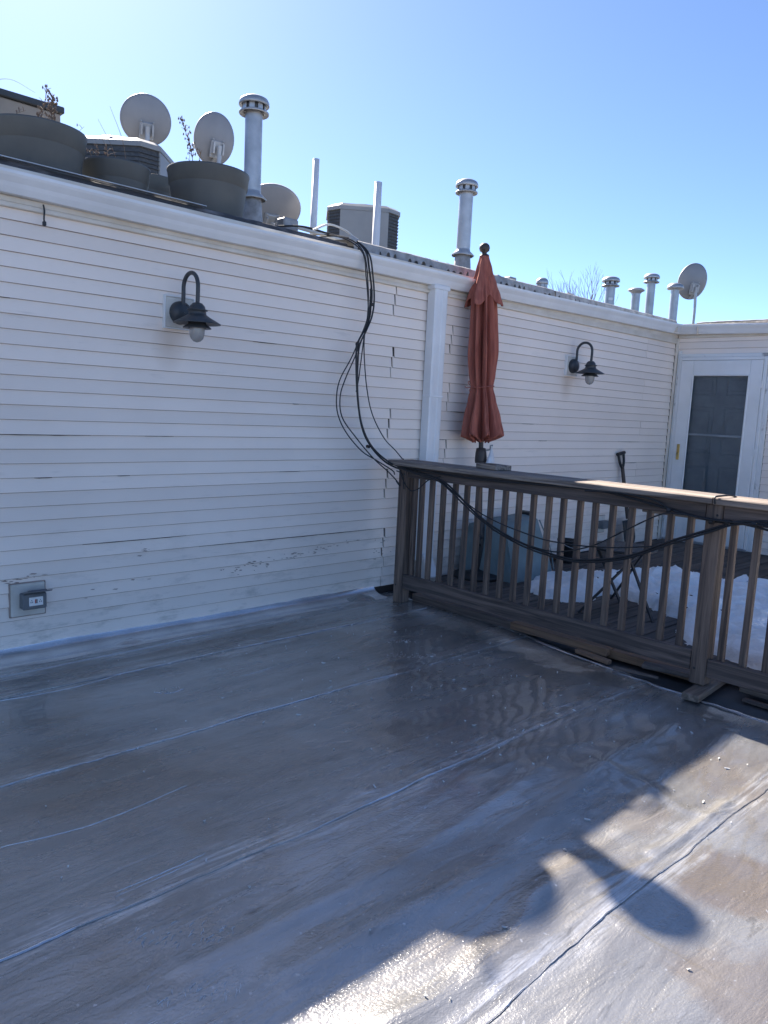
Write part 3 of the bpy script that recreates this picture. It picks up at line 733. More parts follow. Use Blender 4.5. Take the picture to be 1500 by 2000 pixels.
vent(9.955, 5.9, 3.505, .068, .122, 'short stout vent pipe with a pale sticker beside the bare tree', .12)
vent(10.68, 5.9, 3.455, .062, .120, 'shortest far vent pipe with a flat disc cap', None, False, 1)
vent(11.11, 5.9, 3.715, .062, .115, 'tallest of the far vent pipes, between the flat cap and the hooded pipe', None, False, 0)
vent(11.89, 5.9, 3.70, .064, .130, 'vent pipe with a round hood in front of the far satellite dish', None, False, 2)
vent(7.75, 5.5, 3.075, .045, .072, 'tiny mushroom vent low over the gutter right of the umbrella', None, False, 0)
e = empty('roof_vent', (8.295, 5.5, ZR)); tag(e, 'low dark dome vent over the gutter left of the bare tree', 'vent pipe', 'metal vent pipes on the roof')
MB().lathe([(.07, 0), (.07, .25)], 20).build('pipe', 'galv_dull', e)
MB().lathe([(.075, .235), (.096, .25), (.09, .285), (.06, .315), (.001, .325)], 24).build('cap', 'galv_dull', e)
st = MB().box(-.002, .002, -.03, .03, 0, .035, .0005)
st.build('sticker', 'white', [o for o in bpy.data.objects if o.name.startswith('roof_vent')][2]).location = (-.0505, -.0475, .47)
bpy.data.objects['sticker'].rotation_euler = (0, 0, R(43))
# plain white pipes
for (X, Y, zt, r_, lab, lean) in ((4.70, 6.0, 3.795, .032, 'tall white plastic pipe left of the condenser', .01), (5.149, 5.6, 3.62, .036, 'white plastic pipe standing in front of the condenser', 0)):
    e = empty('plastic_pipe', (X, Y, ZR)); tag(e, lab, 'pipe', 'white plastic roof pipes')
    h = zt-ZR
    MB().lathe([(r_, 0), (r_, h), (r_*.86, h), (r_*.86, h-.1)], 22).build('pipe', 'pvc', e)
    MB().lathe([(r_*2.6, 0), (r_*2.2, .02), (r_*1.2, .06), (r_*1.05, .14)], 22).build('boot', 'black', e)
    e.rotation_euler = (0, lean, 0)
# planters
def planter(X, Y, r_, zr, label, seed, nst=8, tall=.35):
    e = empty('planter', (X, Y, ZR)); tag(e, label, 'planter', 'grey planters along the roof edge')
    h = zr-ZR
    MB().lathe([(.001, .004), (r_*.78, .004), (r_*.80, .02), (r_*.93, h-.11), (r_*.935, h-.105), (r_*.955, h-.10), (r_*.985, h-.02), (r_, h-.012), (r_*1.0, h), (r_*.96, h+.002), (r_*.95, h-.02), (r_*.92, h-.12)], 56).build('pot', 'pot', e)
    s_ = MB(); s_.lathe([(r_*.94, h-.045), (r_*.6, h-.03), (.001, h-.02)], 30); s_.build('soil', 'soil', e)
    return e, h
def stems(e, h, specs, name='dry_stems'):
    """specs: list of polylines (dx,dy,dz from soil) with radius, and twig density"""
    mb = MB()
    for (pts, r_, twigs, tl) in specs:
        path = catmull([(p[0], p[1], h-.04+p[2]) for p in pts], 6)
        n = len(path); mb.tube(path, [r_*(1-.75*i/n) for i in range(n)], 5)
        for k in range(twigs):
            i = random.randint(int(n*.35), n-2); p = path[i]
            a = random.uniform(0, 6.28); l = tl*random.uniform(.4, 1)
            q = p + Vector((math.cos(a)*l*.6, math.sin(a)*l*.6, l*random.uniform(.2, .9)))
            mb.tube([p, (p+q)/2+Vector((0, 0, .01)), q], [r_*.6, r_*.5, r_*.3], 4)
            if random.random() < .5:
                t = MB().lathe([(.0005, 0), (r_*1.3, .006), (r_*1.1, .014), (.0005, .020)], 5)
                mb.add([(q.x+v[0], q.y+v[1], q.z+v[2]-.01) for v in t.v], t.f, 0, True)
    return mb.build(name, 'dry', e)
e1, h1 = planter(1.785, 4.96, .285, 3.030, 'largest grey planter, cut off by the left edge, with dead stalks', 1)
e2, h2 = planter(2.335, 5.08, .215, 2.985, 'low grey planter right of the largest planter', 2)
e3, h3 = planter(2.935, 5.76, .17, 3.16, 'small planter almost hidden behind the wide right planter', 3)
e4, h4 = planter(3.012, 5.065, .288, 3.100, 'wide grey planter left of the tall vent pipe', 4)
stems(e1, h1, [([(-.05, -.1, 0), (.0, -.1, .12), (.03, -.1, .26)], .0035, 26, .07),
               ([(.10, .05, 0), (.11, .05, .15), (.115, .05, .30)], .005, 60, .055),
               ([(-.25, -.05, 0), (-.26, -.05, .2), (-.16, -.05, .27), (-.02, -.05, .24)], .002, 0, .05),
               ([(-.15, 0, 0), (-.12, .02, .1), (-.05, .02, .15)], .003, 6, .06),
               ([(.20, .1, 0), (.26, .1, .1), (.33, .1, .18)], .0025, 3, .06), ([(.22, .1, 0), (.27, .12, .08), (.32, .1, .11)], .0025, 2, .05)])
stems(e2, h2, [([(-.08, 0, 0), (-.06, 0, .12), (-.10, 0, .20)], .003, 7, .06), ([(-.14, 0, 0), (-.12, 0, .1), (-.13, 0, .16)], .003, 9, .05),
               ([(.05, .05, 0), (.0, .05, .16), (-.10, .05, .32)], .0025, 0, .05), ([(.10, .05, 0), (.07, .05, .22), (-.02, .05, .42)], .0028, 0, .05),
               ([(-.1, 0, 0), (-.05, 0, .1), (.0, 0, .13)], .0025, 4, .05), ([(-.16, 0, 0), (-.17, 0, .08), (-.2, 0, .1)], .003, 5, .05), ([(.14, 0, 0), (.12, 0, .06), (.16, 0, .1)], .002, 4, .05)])
stems(e4, h4, [([(-.08, .05, 0), (-.12, .05, .2), (-.20, .05, .38)], .0035, 70, .05), ([(-.06, .05, 0), (-.05, .05, .12), (-.03, .05, .2)], .003, 10, .05), ([(-.1, .05, 0), (-.12, .05, .1), (-.13, .05, .2)], .0025, 8, .05)])
# satellite dishes, seen from behind
def dish(X, Y, zc, rw, rh, az, el, label, arm=True, zbase=ZR, mast_dx=0, bracket=1):
    """az: facing direction of the bowl, radians from +Y towards +X; el: tilt up"""
    e = empty('satellite_dish', (X, Y, zbase)); tag(e, label, 'satellite dish', 'satellite dishes on the roof')
    fwd = Vector((math.sin(az)*math.cos(el), math.cos(az)*math.cos(el), math.sin(el)))
    sx = fwd.cross(Vector((0, 0, 1))).normalized(); uy = sx.cross(fwd).normalized()
    c = Vector((0, 0, zc-zbase))
    mb = MB(); vs_ = []; fs = []; n = 44; rings = 9
    for side in (0, 1):
        for j in range(rings+1):
            q = j/rings
            for k in range(n):
                a = 2*math.pi*k/n
                dpt = .065*(q*q-1) + (.005 if side else -.002)
                if j == rings: dpt += .006*(1 if side else -.4)
                vs_.append(c + sx*(rw*q*math.cos(a)) + uy*(rh*q*math.sin(a)) + fwd*dpt)
    m = (rings+1)*n
    for side in (0, 1):
        for j in range(rings):
            for k in range(n):
                f = [side*m+j*n+k, side*m+j*n+(k+1) % n, side*m+(j+1)*n+(k+1) % n, side*m+(j+1)*n+k]; fs.append(f)
    for k in range(n): fs.append([rings*n+k, rings*n+(k+1) % n, m+rings*n+(k+1) % n, m+rings*n+k])
    mb.add(vs_, fs, 0, True); mb.build('reflector', 'dish', e, fix=True)
    back = c - fwd*.075
    low = back - uy*rh*.45
    br = MB(); br.obox(back - uy*rh*.05 - fwd*.0, low - uy*rh*.25, .13*bracket, .035, .006, upv=tuple(fwd))
    br.obox(back - uy*rh*.12 + sx*.05 - fwd*.02, low - uy*rh*.1 + sx*.05 - fwd*.03, .02, .07, .003, upv=tuple(fwd))
    br.obox(back - uy*rh*.12 - sx*.05 - fwd*.02, low - uy*rh*.1 - sx*.05 - fwd*.03, .02, .07, .003, upv=tuple(fwd))
    for a in (-1, 1):
        for b in (.02, .5): br.lathe([(.001, .012), (.009, .010), (.010, 0)], 8, 0, tuple(back - uy*rh*b + sx*.055*a - fwd*.02), Matrix((sx, uy, -fwd)).transposed())
    br.build('bracket', 'dish_steel', e)
    m0 = low - fwd*.07
    MB().tube(catmull([tuple(m0 + uy*.06), tuple(m0 - Vector((0, 0, .06))), (m0.x+mast_dx, m0.y-.01, max(.25, m0.z-.35)), (m0.x+mast_dx, m0.y, 0)], 6), .022, 12).build('mast', 'dish_steel', e)
    MB().box(m0.x+mast_dx-.1, m0.x+mast_dx+.1, m0.y-.1, m0.y+.1, 0, .012, .003).build('foot_plate', 'dish_steel', e)
    if arm:
        a0 = c - uy*rh*.95 - fwd*.02; a1 = c + fwd*rw*1.45 - uy*rh*.45
        ar = MB().obox(tuple(low - uy*rh*.2), tuple(a0), .03, .03).obox(tuple(a0), tuple(a1), .03, .025); ao = ar.build('feed_arm', 'dish_steel', e)
        for s_ in (-.05, 0, .05):
            q = a1 + sx*s_
            MB().tube([q + uy*.02, q + uy*.03 - fwd*.07], [.03, .022], 12).tube([q, q+uy*.03], .014, 8).build('feed_horn', 'dish_steel', ao)
    return e
dish(3.60, 7.2, 4.096, .235, .225, R(18), R(22), 'tilted satellite dish above the low planter and left condenser')
dish(4.34, 7.2, 4.12, .220, .250, R(4), R(16), 'upright oval satellite dish between the wide planter and tall vent pipe')
dish(4.42, 6.3, 3.33, .30, .25, R(15), R(42), 'low satellite dish half hidden behind the tall left vent pipe', arm=False)
dish(12.35, 5.85, 3.78, .265, .285, R(28), R(14), 'satellite dish on a dark mast by the far roof corner')
# condenser units
def condenser(X, Y, w_, d_, h, rz, label):
    e = empty('air_conditioner', (X, Y, ZR), rz); tag(e, label, 'air conditioner', 'condenser units on the roof')
    ch = .13
    out = [(-w_/2+ch, -d_/2), (w_/2-ch, -d_/2), (w_/2, -d_/2+ch), (w_/2, d_/2-ch), (w_/2-ch, d_/2), (-w_/2+ch, d_/2), (-w_/2, d_/2-ch), (-w_/2, -d_/2+ch)]
    MB().prism([(x*.97, y*.97) for x, y in out], 'z', .03, h-.03).build('coil', 'ac_dark', e)
    # corner and face panels leave the coil showing at the chamfers
    for (x0, x1, y0, y1) in ((-w_/2+ch, w_/2-ch, -d_/2-.006, -d_/2+.012), (-w_/2+ch, w_/2-ch, d_/2-.012, d_/2+.006)):
        MB().box(x0, x1, y0, y1, .03, h-.045, .004).build('side_panel', 'ac', e)
    lv = MB()
    for i in range(int((h-.1)/.035)):
        z = .06+i*.035
        lv.prism([(x*1.0, y*1.0) for x, y in out], 'z', z, z+.006)
    lv.build('louvers', 'ac_dark', e)
    mb = MB(); big = [(x*1.03, y*1.03) for x, y in out]; sm = [(x*.9, y*.9) for x, y in out]; n = 8
    mb.add([(x, y, h-.045) for x, y in big] + [(x, y, h-.005) for x, y in big] + [(x, y, h+.03) for x, y in sm], 
           [[i, (i+1) % n, n+(i+1) % n, n+i] for i in range(n)] + [[n+i, n+(i+1) % n, 2*n+(i+1) % n, 2*n+i] for i in range(n)] + [list(range(2*n, 3*n))] + [list(range(n))[::-1]])
    mb.build('top_cover', 'ac', e)
    gr = MB()
    for k in range(6): gr.lathe([(.06+.045*k, h+.034), (.066+.045*k, h+.04), (.072+.045*k, h+.034)], 24)
    gr.build('fan_grille', 'black', e)
    MB().box(-w_/2-.03, w_/2+.03, -d_/2-.03, d_/2+.03, 0, .03, .005).build('pad', 'galv_dull', e)
    return e
condenser(3.17, 6.78, .66, .78, .92, R(46), 'condenser unit behind the low planter at the left')
condenser(6.12, 6.9, .80, .70, 1.01, R(-38), 'boxy condenser unit behind the two white pipes')
# stair bulkhead
e = empty('stair_bulkhead', (.9, 8.4, ZR)); tag(e, 'tan stair bulkhead with dark coping behind the largest planter', 'bulkhead')
MB().box(-3, 2.02, -.9, 1.5, 0, 1.325, .01).build('wall', 'tan', e)
MB().box(-3.05, 2.045, -.93, 1.55, 1.326, 1.385, .008).build('coping', 'coping', e)
# loose conduit and its end box
e = empty('conduit', (4.6, 5.0, ZR)); tag(e, 'pale conduit lying along the roof edge behind the cables', 'conduit')
MB().tube([(-.85, 0, .17), (0, .0, .145), (.6, 0, .14), (1.25, -.02, .12)], .016, 10).build('pipe', 'silver_cable', e)
MB().box(-1.0, -.86, -.05, .05, .11, .21, .01).build('end_box', 'galv_dull', e)
MB().box(.1, .14, -.03, .03, 0, .13, .003).box(1.0, 1.04, -.03, .03, 0, .11, .003).box(-.6, -.56, -.03, .03, 0, .14, .003).build('support', 'galv_dull', e)
e = empty('roof_bracket', (6.735, 5.2, ZR)); tag(e, 'small grey metal bracket on the roof right of the umbrella', 'bracket')
MB().box(-.06, .06, -.05, .05, .14, .25, .008).build('box', 'galv_dull', e)
MB().obox((-.22, 0, .235), (-.05, 0, .205), .03, .025).obox((0, 0, 0), (0, 0, .145), .03, .03, upv=(1, 0, 0)).build('arm', 'galv_dull', e)
# bare tree far behind
def bare_tree(x, y, ztop, zb, label):
    e = empty('bare_tree', (x, y, zb)); tag(e, label, 'tree')
    H_ = ztop-zb; tr = MB(); cr = MB()
    tr.tube([(0, 0, 0), (.1, 0, H_*.3), (0, .1, H_*.55)], [.28, .2, .12], 10); tr.build('trunk', 'bark', e)
    rnd = random.Random(3)
    def br(p, d, l, r_, lev):
        q = p + d*l; m = (p+q)/2 + Vector((rnd.uniform(-1, 1), rnd.uniform(-1, 1), 0))*l*.05
        cr.tube([p, m, q], [r_, r_*.8, r_*.6], 5 if lev < 3 else 4, cap=False)
        if lev >= 6 or q.z > H_: return
        for k in range(2):
            a = rnd.uniform(0, 6.28); sp = rnd.uniform(.15, .40)
            nd = (d + Vector((math.cos(a)*sp, math.sin(a)*sp, rnd.uniform(.0, .25)))).normalized()
            br(q, nd, l*rnd.uniform(.62, .85), r_*.62, lev+1)
    for k in range(5):
        a = k*1.26; br(Vector((0, .1, H_*.55)), Vector((math.cos(a)*.16, math.sin(a)*.16, 1)).normalized(), H_*.128, .09, 0)
    cr.build('crown', 'bark', e); return e
bare_tree(35.4, 22, 8.9, -9, 'bare leafless treetop rising behind the gutter among the far vents')

# ------------------------------------------------------------------ things on the long wall
def wall_lamp(X, Z, label):
    e = empty('wall_lamp', (X, W, Z)); tag(e, label, 'wall lamp', 'gooseneck barn lamps on the wall')
    bx = empty if False else None
    MB().box(-.098, .098, -.022, .012, -.095, .095, .006).build('mounting_block', 'plate', e)
    fr = MB()
    for (x0, x1, z0, z1) in ((-.106, -.0985, -.103, .103), (.0985, .106, -.103, .103), (-.098, .098, .0955, .103), (-.098, .098, -.103, -.0955)): fr.box(x0, x1, -.024, .012, z0, z1, .002)
    fr.build('block_flange', 'white', e)
    ax = Matrix.Rotation(R(90), 3, 'X')
    MB().lathe([(.001, .062), (.035, .060), (.058, .050), (.070, .034), (.073, .020), (.073, .0)], 36, 0, (.0, -.02, 0), ax).build('backplate', 'lamp', e)
    MB().lathe([(.001, .006), (.007, .005), (.008, 0)], 10, 0, (.022, -.070, .045), ax).build('screw', 'black', e)
    pts = []
    for k in range(15):
        a = math.pi*k/14; pts.append((0, -.155+.088*math.cos(a), .150+.088*math.sin(a)))
    path = [(0, -.062, .035), (0, -.067, .09)] + pts + [(0, -.243, .10), (0, -.240, .03)]
    MB().tube(catmull(path, 3), .013, 12).build('gooseneck', 'lamp', e)
    c = (0, -.240, 0)
    MB().lathe([(.014, .052), (.030, .047), (.045, .030), (.050, .012), (.062, .009), (.063, .003), (.052, .001), (.054, -.016), (.060, -.030)], 36, 0, c).build('socket_cup', 'lamp', e)
    MB().lathe([(.052, -.018), (.075, -.034), (.143, -.072), (.146, -.077), (.139, -.077), (.072, -.045), (.05, -.038)], 44, 0, c).build('shade', 'lamp', e)
    MB().lathe([(.055, -.062), (.058, -.078), (.086, -.100), (.087, -.105), (.055, -.101)], 36, 0, c).build('skirt', 'lamp', e)
    MB().lathe([(.047, -.085), (.048, -.12), (.046, -.145), (.038, -.168), (.022, -.184), (.001, -.190)], 32, 0, c).build('globe', 'globe', e)
    MB().lathe([(.001, -.06), (.014, -.08), (.016, -.11), (.026, -.135), (.020, -.158), (.001, -.166)], 16, 0, c).build('bulb', 'white', e)
    return e
wall_lamp(2.520, 2.045, 'dark gooseneck barn lamp on the wall, left of the hanging cables')
wall_lamp(7.072, 2.042, 'dark gooseneck barn lamp on the wall, between the umbrella and the door')
def outlet(X, Z, label, open_lid):
    e = empty('wall_outlet', (X, W, Z)); tag(e, label, 'outlet', 'outdoor outlets on the wall')
    MB().box(-.096, .096, -.016, .012, -.096, .096, .005).build('mounting_block', 'plate', e)
    fr = MB()
    for (x0, x1, z0, z1) in ((-.102, -.0965, -.101, .101), (.0965, .102, -.101, .101), (-.096, .096, .0965, .101), (-.096, .096, -.101, -.0965)): fr.box(x0, x1, -.010, .012, z0, z1, .002)
    fr.build('block_edge', 'lap', e)
    MB().box(-.05, .085, -.075, -.014, -.048, .045, .006).build('box', 'outlet_box', e)
    if open_lid:
        fp = MB().box(-.016, .062, -.080, -.073, -.026, .025, .002).build('face', 'white', e)
        for x in (-.003, .046):
            MB().box(x-.006, x-.003, -.0815, -.079, -.008, .001, .0003).box(x+.003, x+.006, -.0815, -.079, -.008, .001, .0003).box(x-.002, x+.002, -.0815, -.079, .006, .010, .0003).build('slot', 'black', fp)
        MB().box(.0155, .0205, -.0825, -.079, -.012, .012, .0005).build('test_button', 'red', fp)
        MB().box(.0235, .0285, -.0825, -.079, -.012, .012, .0005).build('reset_button', 'black', fp)
        MB().obox((.018, -.06, .050), (.018, -.165, .078), .135, .008, .004).obox((.018, -.075, .062), (.018, -.14, .078), .09, .012, .005).build('lid', 'outlet_box', e)
        MB().tube([(-.04, -.06, .05), (.075, -.06, .05)], .006, 8).build('hinge', 'outlet_box', e)
    else:
        MB().box(-.045, .08, -.088, -.0755, -.042, .040, .006).build('lid', 'outlet_box', e)
    return e
outlet(1.570, .297, 'open grey outlet box with white sockets low on the wall', True)
outlet(7.925, .305, 'closed outlet box low on the wall behind the railing', False)
e = empty('wall_hook', (1.673, W-.03, 2.50)); tag(e, 'small rusty hook hanging under the gutter at the left', 'hook')
MB().tube(catmull([(0, 0, .03), (.004, -.004, .0), (.0, -.008, -.05), (.004, -.014, -.075), (-.006, -.02, -.07)], 5), .005, 8).build('wire', 'iron', e)
MB().box(-.01, .008, -.025, -.005, -.085, -.06, .004).build('clip', 'iron', e)
# shovel leaning on the wall
e = empty('shovel', (8.36, 4.3, ZD)); tag(e, 'dark D-handled shovel leaning on the wall left of the door', 'shovel')
def SV(x, y, z): return (x-8.36, y-4.3, z-ZD)
tp = Vector(SV(8.245, 4.53, .96)); bt = Vector(SV(8.33, 4.45, .36))
MB().tube([tuple(tp), tuple((tp+bt)/2), tuple(bt)], .022, 12).build('shaft', 'umb_wood', e)
ax_ = (tp-bt).normalized(); sx_ = Vector((1, 0, 0)); sx_ = (sx_-ax_*sx_.dot(ax_)).normalized()
MB().tube(catmull([tuple(tp-ax_*.02), tuple(tp+ax_*.06+sx_*.045), tuple(tp+ax_*.16+sx_*.06)], 5), .016, 8).tube(catmull([tuple(tp-ax_*.02), tuple(tp+ax_*.06-sx_*.045), tuple(tp+ax_*.16-sx_*.06)], 5), .016, 8).tube([tuple(tp+ax_*.165-sx_*.078), tuple(tp+ax_*.165+sx_*.078)], .021, 10).build('d_grip', 'black', e)
bl = MB(); vs_ = []; fs = []
for j in range(9):
    for k in range(9):
        u = (k-4)/4; t = j/8; wd = .13*(1 if t < .7 else math.sqrt(max(0.02, 1-((t-.7)/.31)**2)))
        p = bt - ax_*(t*.33) + sx_*(u*wd) + Vector((0, 1, 0))*(-.03*(1-u*u))
        vs_.append(tuple(p))
for j in range(8):
    for k in range(8): fs.append([j*9+k, j*9+k+1, (j+1)*9+k+1, (j+1)*9+k])
bl.add(vs_, fs, 0, True); o = bl.build('blade', 'iron', e); md = o.modifiers.new('s', 'SOLIDIFY'); md.thickness = .004

# ------------------------------------------------------------------ deck and railing
deck = struct(MB().box(4.70, XW-.04, -3, 4.52, ZF-.011, ZD-.034, .003).build('deck', 'black_roof'))
y = 4.50; first = None
while y > -2.9:
    w_ = .138; xa = 4.63+random.uniform(-.02, .03)
    segs = [xa, random.uniform(5.8, 8.3), XW-.05]
    for a, b in zip(segs, segs[1:]):
        MB().box(a+.002, b-.002, y-w_, y, ZD-.032+random.uniform(-.002, .002), ZD+random.uniform(-.003, .002), .004).build('deck_board', 'deck', deck)
    y -= w_+.009
RX = 4.34      # rail faces
rail = empty('railing', (RX, 3.0, ZF)); RB = (RX, 3.0, ZF)
tag(rail, 'weathered grey-brown wooden railing with square balusters along the deck', 'railing')
def rp(mb, name, mat, parent=None): return mb.build(name, mat, parent or rail, RB)
def wavy_box(x0, x1, ya, yb, z0, z1, c=.005, amp=.0025, n=10):
    """beam along y with slight bow"""
    pr = [(x0+c, z0), (x1-c, z0), (x1, z0+c), (x1, z1-c), (x1-c, z1), (x0+c, z1), (x0, z1-c), (x0, z0+c)]
    mb = MB(); vs_ = []; fs = []; sd_ = random.random()*50
    for j in range(n+1):
        yy = ya+(yb-ya)*j/n; dx = amp*nz(yy*1.2, sd_); dz = amp*nz(yy*.9, sd_+5)
        vs_ += [(p+dx, yy, q+dz) for p, q in pr]
    m = 8
    for j in range(n):
        for i in range(m): fs.append([j*m+i, j*m+(i+1) % m, (j+1)*m+(i+1) % m, (j+1)*m+i])
    fs += [list(range(m))[::-1], [n*m+i for i in range(m)]]
    mb.add(vs_, fs); return mb
rp(wavy_box(RX-.055, RX+.235, 4.40, 1.792, 1.062, 1.100, .006), 'cap_rail', 'cap')
rp(wavy_box(RX-.055, RX+.235, 1.786, -1.5, 1.062, 1.100, .006), 'cap_rail', 'cap')
rp(wavy_box(RX-.002, RX+.036, 4.30, 1.842, .975, 1.060, .004), 'top_rail', 'rail_y')
rp(wavy_box(RX+.001, RX+.039, 1.742, -1.5, .965, 1.060, .004), 'top_rail', 'rail_y')
rp(wavy_box(RX+.042, RX+.080, 2.25, 1.842, .955, 1.0, .004), 'nailing_strip', 'cap')
rp(wavy_box(RX-.002, RX+.036, 4.30, 1.842, .078, .192, .004), 'bottom_rail', 'rail_y')
rp(wavy_box(RX-.004, RX+.034, 1.742, -1.5, .058, .165, .004), 'bottom_rail', 'rail_y')
for (yc, zb) in ((4.262, ZF), (1.79, .008), (-.6, .008)):
    po = rp(MB().box(RX-.004-.012, RX+.084, yc-.045, yc+.045, zb, 1.061, .005), 'post', 'rail_z')
    for (dy, dz) in ((-.02, 1.0), (.02, .10)): rp(MB().lathe([(.001, .004), (.006, .003), (.007, 0)], 8, 0, (RX-.016, yc+dy, dz), Matrix.Rotation(R(-90), 3, 'Y')), 'bolt', 'iron', po)
ys_ = [4.19, 4.115, 4.009, 3.892, 3.773, 3.660, 3.546, 3.430, 3.303, 3.183, 3.063, 2.938, 2.821, 2.697, 2.580, 2.457, 2.331, 2.206, 2.076, 1.952, 1.700, 1.574, 1.45, 1.33, 1.21, 1.09, .97, .85, .73, .61, .49, .37, .25, .13, .01]
for yb in ys_:
    lean = random.uniform(-.006, .006); yb2 = yb - .006; tw = random.uniform(-.05, .05)
    mb = MB().obox((RX+.058+random.uniform(-.002, .002), yb2+lean*.5, .085), (RX+.058, yb2-lean*.5, 1.045), .036, .036, .003, upv=(1, 0, 0), twist=tw)
    rp(mb, 'baluster', 'rail_z')
# lumber lying under and beside the railing
def lumber(a, b, w_, h, mat, label, tw=0):
    e_ = MB().obox(a, b, w_, h, .005, twist=tw)
    mid = (Vector(a)+Vector(b))/2
    # ragged ends and slight warp
    e_.v = [tuple(Vector(v)+Vector((nz(v[0]*9, v[1]*9, v[2]*20)*.006, nz(v[0]*7, v[1]*7, 3)*.008, nz(v[1]*3, v[0]*3)*.003))) for v in e_.v]
    o = e_.build('plank', mat, None, (mid.x, mid.y, ZF)); o.location = (mid.x, mid.y, ZF)
    tag(o, label, 'plank', 'loose lumber under the railing'); return o
lumber((RX+.17, 4.22, -.012), (RX+.17, 3.02, -.008), .10, .062, 'rail_y', 'dark plank under the railing nearest the house wall')
lumber((RX+.13, 3.20, .004), (RX+.12, 2.42, .006), .10, .050, 'plank', 'orange-brown plank under the middle of the railing')
lumber((RX+.05, 2.62, -.024), (RX+.01, 2.36, -.026), .045, .028, 'plank', 'short brown offcut beneath the orange-brown plank')
lumber((RX+.19, 2.50, -.014), (RX+.19, 1.86, -.008), .12, .055, 'plank', 'brown plank under the railing beside the main post')
lumber((RX+.02, 2.14, .020), (RX+.09, 1.86, .024), .09, .026, 'rail_y', 'grey split board wedged under the bottom rail by the post')
lumber((RX-.05, 2.30, -.026), (RX-.01, 2.02, -.024), .030, .016, 'rail_y', 'thin grey splinter of wood on the dark roof edge')
lumber((RX-.19, 1.74, -.018), (RX+.62, 1.80, -.012), .095, .040, 'plank_x', 'short board the main post stands on')
lumber((RX+.20, 1.60, .006), (RX+.16, .55, .008), .135, .036, 'cap', 'pale sunlit board beside the post, under the right railing')
lumber((RX+.10, 1.56, -.038), (RX+.06, .60, -.038), .05, .02, 'rail_y', 'dark strip of lumber under the pale sunlit board')
# block on the cap
e = empty('wood_block', (RX+.165, 3.52, 1.102), R(-12)); tag(e, 'short wooden block sitting on the railing cap under the umbrella', 'wood block')
MB().box(-.075, .075, -.13, .10, 0, .036, .004).build('board', 'cap', e)
MB().box(-.0745, -.045, -.10, .06, .0365, .042, .002).build('strip', 'rail_y', e)

# ------------------------------------------------------------------ umbrella
UB = Vector((5.443, 4.323, ZD)); UT = Vector((5.357, 4.431, 2.955))
umb = empty('patio_umbrella', UB); tag(umb, 'closed rust-red patio umbrella tied with a cord behind the railing', 'umbrella')
uax = (UT-UB).normalized(); L = (UT-UB).length
usx = uax.orthogonal().normalized(); usx = Vector((.6, -.8, 0)); usx = (usx-uax*usx.dot(uax)).normalized(); uy_ = uax.cross(usx)
def UP(r_, a, z): return uax*z + usx*(r_*math.cos(a)) + uy_*(r_*math.sin(a))
mb = MB().tube([UP(0, 0, .02), UP(0, 0, L*.5), UP(0, 0, L-.02)], .021, 14); mb.build('pole', 'umb_wood', umb)
def ulathe(prof, seg=20):
    m = MB(); vs_ = []; fs = []
    for (r_, z) in prof:
        for k in range(seg): vs_.append(UP(r_, 2*math.pi*k/seg, z))
    for i in range(len(prof)-1):
        for k in range(seg): fs.append([i*seg+k, i*seg+(k+1) % seg, (i+1)*seg+(k+1) % seg, (i+1)*seg+k])
    return m.add(vs_, fs, 0, True)
ulathe([(.001, L+.012), (.024, L+.010), (.041, L-.006), (.047, L-.030), (.041, L-.054), (.022, L-.068), (.020, L-.078), (.038, L-.086), (.042, L-.098)]).build('finial', 'umb_wood', umb)
ulathe([(.042, .02), (.045, .03), (.045, .50), (.038, .53), (.024, .535)]).build('stand_tube', 'iron', umb)
ulathe([(.001, .0), (.24, .0), (.25, .012), (.24, .03), (.10, .055), (.05, .07), (.045, .075)], 32).build('base_plate', 'iron', umb)
ulathe([(.030, 1.03), (.052, 1.035), (.054, 1.06), (.050, 1.12), (.042, 1.165), (.030, 1.17)]).build('crank_housing', 'umb_wood', umb)
MB().tube([UP(.05, -.3, 1.15), UP(.085, -.3, 1.155), UP(.088, -.3, 1.19), UP(.11, -.3, 1.195)], .007, 8).build('crank_handle', 'galv', umb)
def canopy(profile, fold, seedv, nfold=8, seg=192, hem=0.0, phase=0.0, sharp=1.0):
    """profile: [(z, r, fold depth)]; deep pleats that narrow at the tie"""
    vs_ = []; fs = []; zs = []
    steps = 46
    for j in range(steps+1):
        t = j/steps; z0, z1 = profile[0][0], profile[-1][0]; z = z0+(z1-z0)*t
        for (a, b) in zip(profile, profile[1:]):
            if (a[0]-z)*(b[0]-z) <= 1e-12:
                u = (z-a[0])/(b[0]-a[0]); u = u*u*(3-2*u)*.6+u*.4
                r_ = a[1]+(b[1]-a[1])*u; fd = a[2]+(b[2]-a[2])*u; break
        for k in range(seg):
            th = 2*math.pi*k/seg
            w_ = th*nfold + phase + .9*nz(th*2.0 if False else math.cos(th)*1.4+seedv, math.sin(th)*1.4, z*.8)
            c = math.cos(w_)
            pl = (abs(c)**.7*(1 if c > 0 else -1))*.5+.5            # 0 valley .. 1 ridge
            f2 = .7*nz(math.cos(th)*3.5+seedv*2, math.sin(th)*3.5, z*1.6) + .35*nz(math.cos(th)*9+seedv, math.sin(th)*9, z*2.5) + .15*math.cos(3.0*w_+z*3)
            rr_ = r_*(1 - fd*(1-pl) + fd*.45*f2)
            swirl = .35*(1-z/profile[0][0])+.12*nz(z*3, seedv)
            zz = z + (hem*(pl-.5)*(t**6) if hem else 0) + (.012*nz(th*3, seedv)*(t**6))
            vs_.append(UP(max(.012, rr_), th+swirl, zz))
    for j in range(steps):
        for k in range(seg): fs.append([j*seg+k, j*seg+(k+1) % seg, (j+1)*seg+(k+1) % seg, (j+1)*seg+k])
    m = MB(); m.add(vs_, fs, 0, True); return m
TOPZ = L-.098
